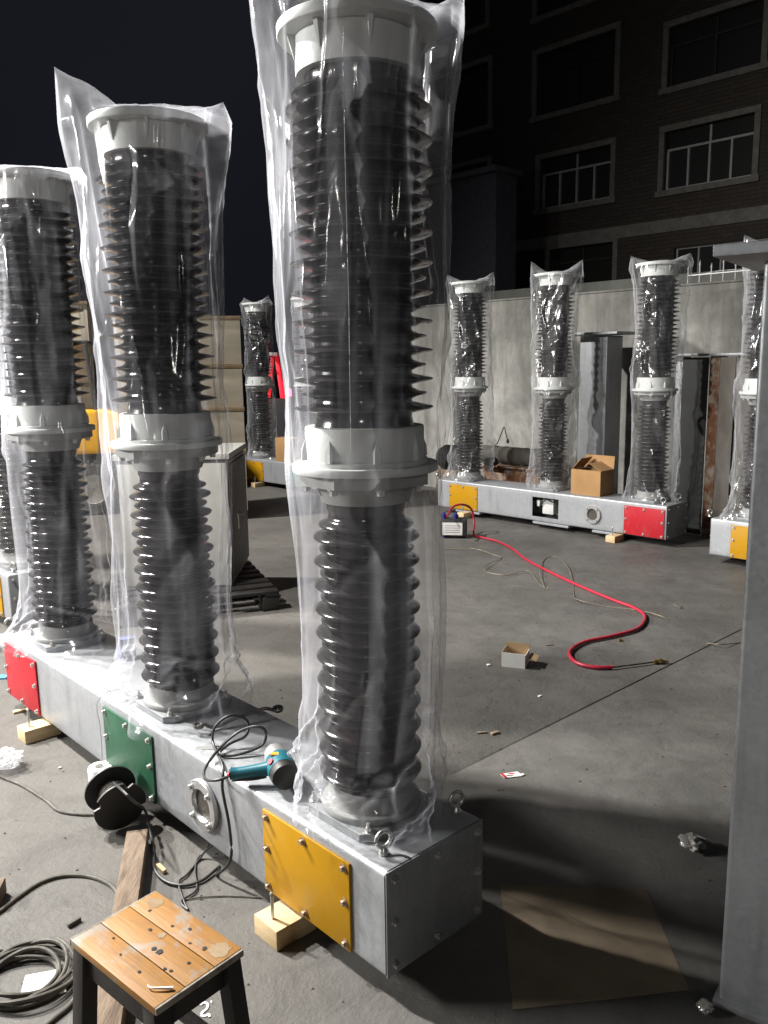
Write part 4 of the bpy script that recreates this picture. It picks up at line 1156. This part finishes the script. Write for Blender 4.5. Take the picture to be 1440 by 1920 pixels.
p0, p1, p2 = G(953, 1253), G(990, 1258), G(1012, 1250)
wc = thing("white_carton", "small torn white carton standing open on the floor", "carton", ((p0.x + p1.x) / 2, p0.y + .07, 0), -.36)
bw, bd, bh = .135, .13, .085
for c, d, mt in (((0, -bd / 2, bh / 2), (bw, .003, bh), 'white'), ((0, bd / 2, bh / 2 * 1.25), (bw, .003, bh * 1.25), 'cardin'), ((bw / 2, 0, bh / 2 * .9), (.003, bd - .004, bh * .9), 'white'), ((-bw / 2, 0, bh / 2), (.003, bd - .004, bh), 'cardin')):
    MB().box(c, d).build("carton_side", mt, wc)
MB().box((0, 0, .002), (bw - .004, bd - .004, .003)).build("carton_bottom", 'cardin', wc)
MB().box((bw / 2 + .02, .01, bh * .86), (.05, .10, .003), Matrix.Rotation(.25, 4, 'Y')).build("torn_flap", 'cardin', wc)

q = [G(938, 1453), G(970, 1448), G(981, 1456), G(946, 1460)]
ca = thing("paper_tag", "white paper tag with a red edge on the floor", "tag", (q[0].x, q[0].y, 0)); b = MB()
b.prism([(v.x - q[0].x, v.y - q[0].y) for v in q], .002, .004).build("tag_sheet", 'white', ca)
d = (q[3] - q[0]); MB().prism([(0, 0), (.012, .001), (d.x + .012, d.y + .001), (d.x, d.y)], .0045, .006).build("red_edge", 'redplastic', ca)
MB().box(((q[1].x - q[0].x) * .62, (q[1].y - q[0].y) * .6 - .012, .005), (.026, .008, .001)).build("red_print", 'redplastic', ca)
MB().box(((q[1].x - q[0].x) * .5, (q[1].y - q[0].y) * .5 - .026, .005), (.03, .004, .001)).build("dark_print", 'seal', ca)


def crumple(name, label, cat, c, sx, sy, sz, mat, seed, n=3):
    bm = bmesh.new(); bmesh.ops.create_icosphere(bm, subdivisions=n, radius=1.0)
    for v in bm.verts:
        k = v.co.copy() * 1.6 + Vector((seed, seed * 2, 0)); f = .62 + .55 * noise.turbulence(k, 3, True) - .2
        v.co = Vector((v.co.x * sx * f, v.co.y * sy * f, max(-.95, v.co.z * f) * sz + sz * .95))
    me = bpy.data.meshes.new(name); bm.to_mesh(me); bm.free(); me.materials.append(MT[mat]); me.shade_smooth(); me.set_sharp_from_angle(angle=.5)
    return tag(link(name, me, None, c), label, cat)


crumple("crumpled_wrapper", "crumpled silvery wrapper on the dark floor near the right support", "wrapper", G(1298, 1592), .075, .075, .03, 'foil', 5)
crumple("crumpled_foil", "small crumpled foil scrap at the foot of the right support", "wrapper", G(1322, 1898), .03, .03, .02, 'foil', 9)
crumple("plastic_scrap", "crumpled clear plastic scrap on the floor at the left edge", "plastic scrap", G(5, 1440), .13, .11, .045, 'scrap', 14, 4)
crumple("plastic_scrap", "crumpled clear plastic scrap beside the far left end of the front unit", "plastic scrap", G(-5, 1215), .10, .12, .05, 'scrap', 21, 4)

b = MB(); a, c = G(-20, 1272), G(14, 1271); b.bar((a.x, a.y, .006), (c.x, c.y, .006), .05, .01)
tag(b.build("blue_strip", 'tape', None, .001), "pale blue strip on the floor at the left edge", "strip")
# handwritten floor mark "2'"
fm = thing("floor_mark", "white handwritten 2 painted on the floor beside the stool", "floor mark")
k = [(376, 1884), (382, 1879), (389, 1882), (388, 1890), (380, 1897), (378, 1903), (385, 1904), (391, 1901), (393, 1906)]
pts = [G(u, v, .003) for u, v in k]; b = MB().tube(pts, .0035, 6); b.v = [(x, y, .0022 + (z - .003) * .25) for x, y, z in b.v]; b.build("numeral", 'mark', fm)
a, c = G(396, 1876, .0025), G(397, 1880, .0025); b = MB().tube([a, c], .002, 6); b.v = [(x, y, .002 + (z - .0025) * .3) for x, y, z in b.v]; b.build("stroke", 'mark', fm)
q = [G(938, 1660), G(1210, 1668), G(1292, 1857), G(962, 1895)]
cs = thing("cardboard_sheet", "flat brown cardboard sheet lying in shadow right of the yellow cover's unit end", "cardboard", (q[0].x, q[0].y, 0))
MB().prism([(v.x - q[0].x, v.y - q[0].y) for v in q], .001, .004).build("sheet", 'oldcard', cs, .001)
# little offcuts and litter
CG = "small bits of litter on the floor"
for lab, (u, v), s, rz_, mt in (("pale stub lying behind the stool by the black cord", (303, 1632), (.055, .016, .014), -.9, 'pine'), ("short grey stub between cable coil and stool", (139, 1733), (.045, .014, .014), .9, 'log'),
                                ("wood chip under the far end of the front unit", (42, 1334), (.09, .03, .012), .6, 'pine'), ("small dark chip left of the floor joint", (904, 1375), (.05, .012, .008), .1, 'oldwood'),
                                ("second dark chip left of the floor joint", (928, 1376), (.045, .02, .01), .5, 'oldwood'), ("white crumb beside the paper tag", (979, 1454), (.02, .015, .006), .3, 'white'),
                                ("white crumb near the open white carton", (916, 1248), (.02, .02, .008), .2, 'white'), ("white crumb in the middle of the open floor", (1012, 1306), (.022, .014, .006), .7, 'white'),
                                ("brass nut lying inside the hose bend", (1162, 1202), (.025, .02, .014), .4, 'brass'), ("short bent wire end on the floor right of the hose", (1270, 1138), (.012, .09, .012), .3, 'log'),
                                ("white speck at the left of the wooden block", (112, 1441), (.012, .012, .006), 0, 'white'), ("dark twig right of the white carton", (1030, 1210), (.05, .01, .006), .1, 'oldwood'),
                                ("dark chip beside the wooden block under the red cover", (40, 1372), (.04, .008, .006), 0, 'oldwood')):
    g = G(u, v); o = MB().prism([(-s[0] / 2, -s[1] / 2), (s[0] / 2, -s[1] / 2 * .8), (s[0] / 2 * .9, s[1] / 2), (-s[0] / 2 * .95, s[1] / 2 * .85)], .001, s[2]).build("floor_scrap", mt, None, .001)
    o.location = (g.x, g.y, 0); o.rotation_euler = (0, 0, rz_); tag(o, lab, "scrap", CG)
# fine grit: uncountable crumbs
b = MB()
for i in range(700):
    x = rnd.uniform(-2.2, 2.6); y = rnd.uniform(1.6, 6.5); s = rnd.uniform(.0012, .0045) * (1 + .2 * y)
    b.add([(x - s, y - s * .6, .0006), (x + s, y - s * .4, .0006), (x + .2 * s, y + s, .0006), (x, y, s * .9)], [(0, 1, 3), (1, 2, 3), (2, 0, 3), (0, 2, 1)])
tag(b.build("grit", 'oldwood'), "fine dark grit scattered over the concrete", "grit", kind='stuff')
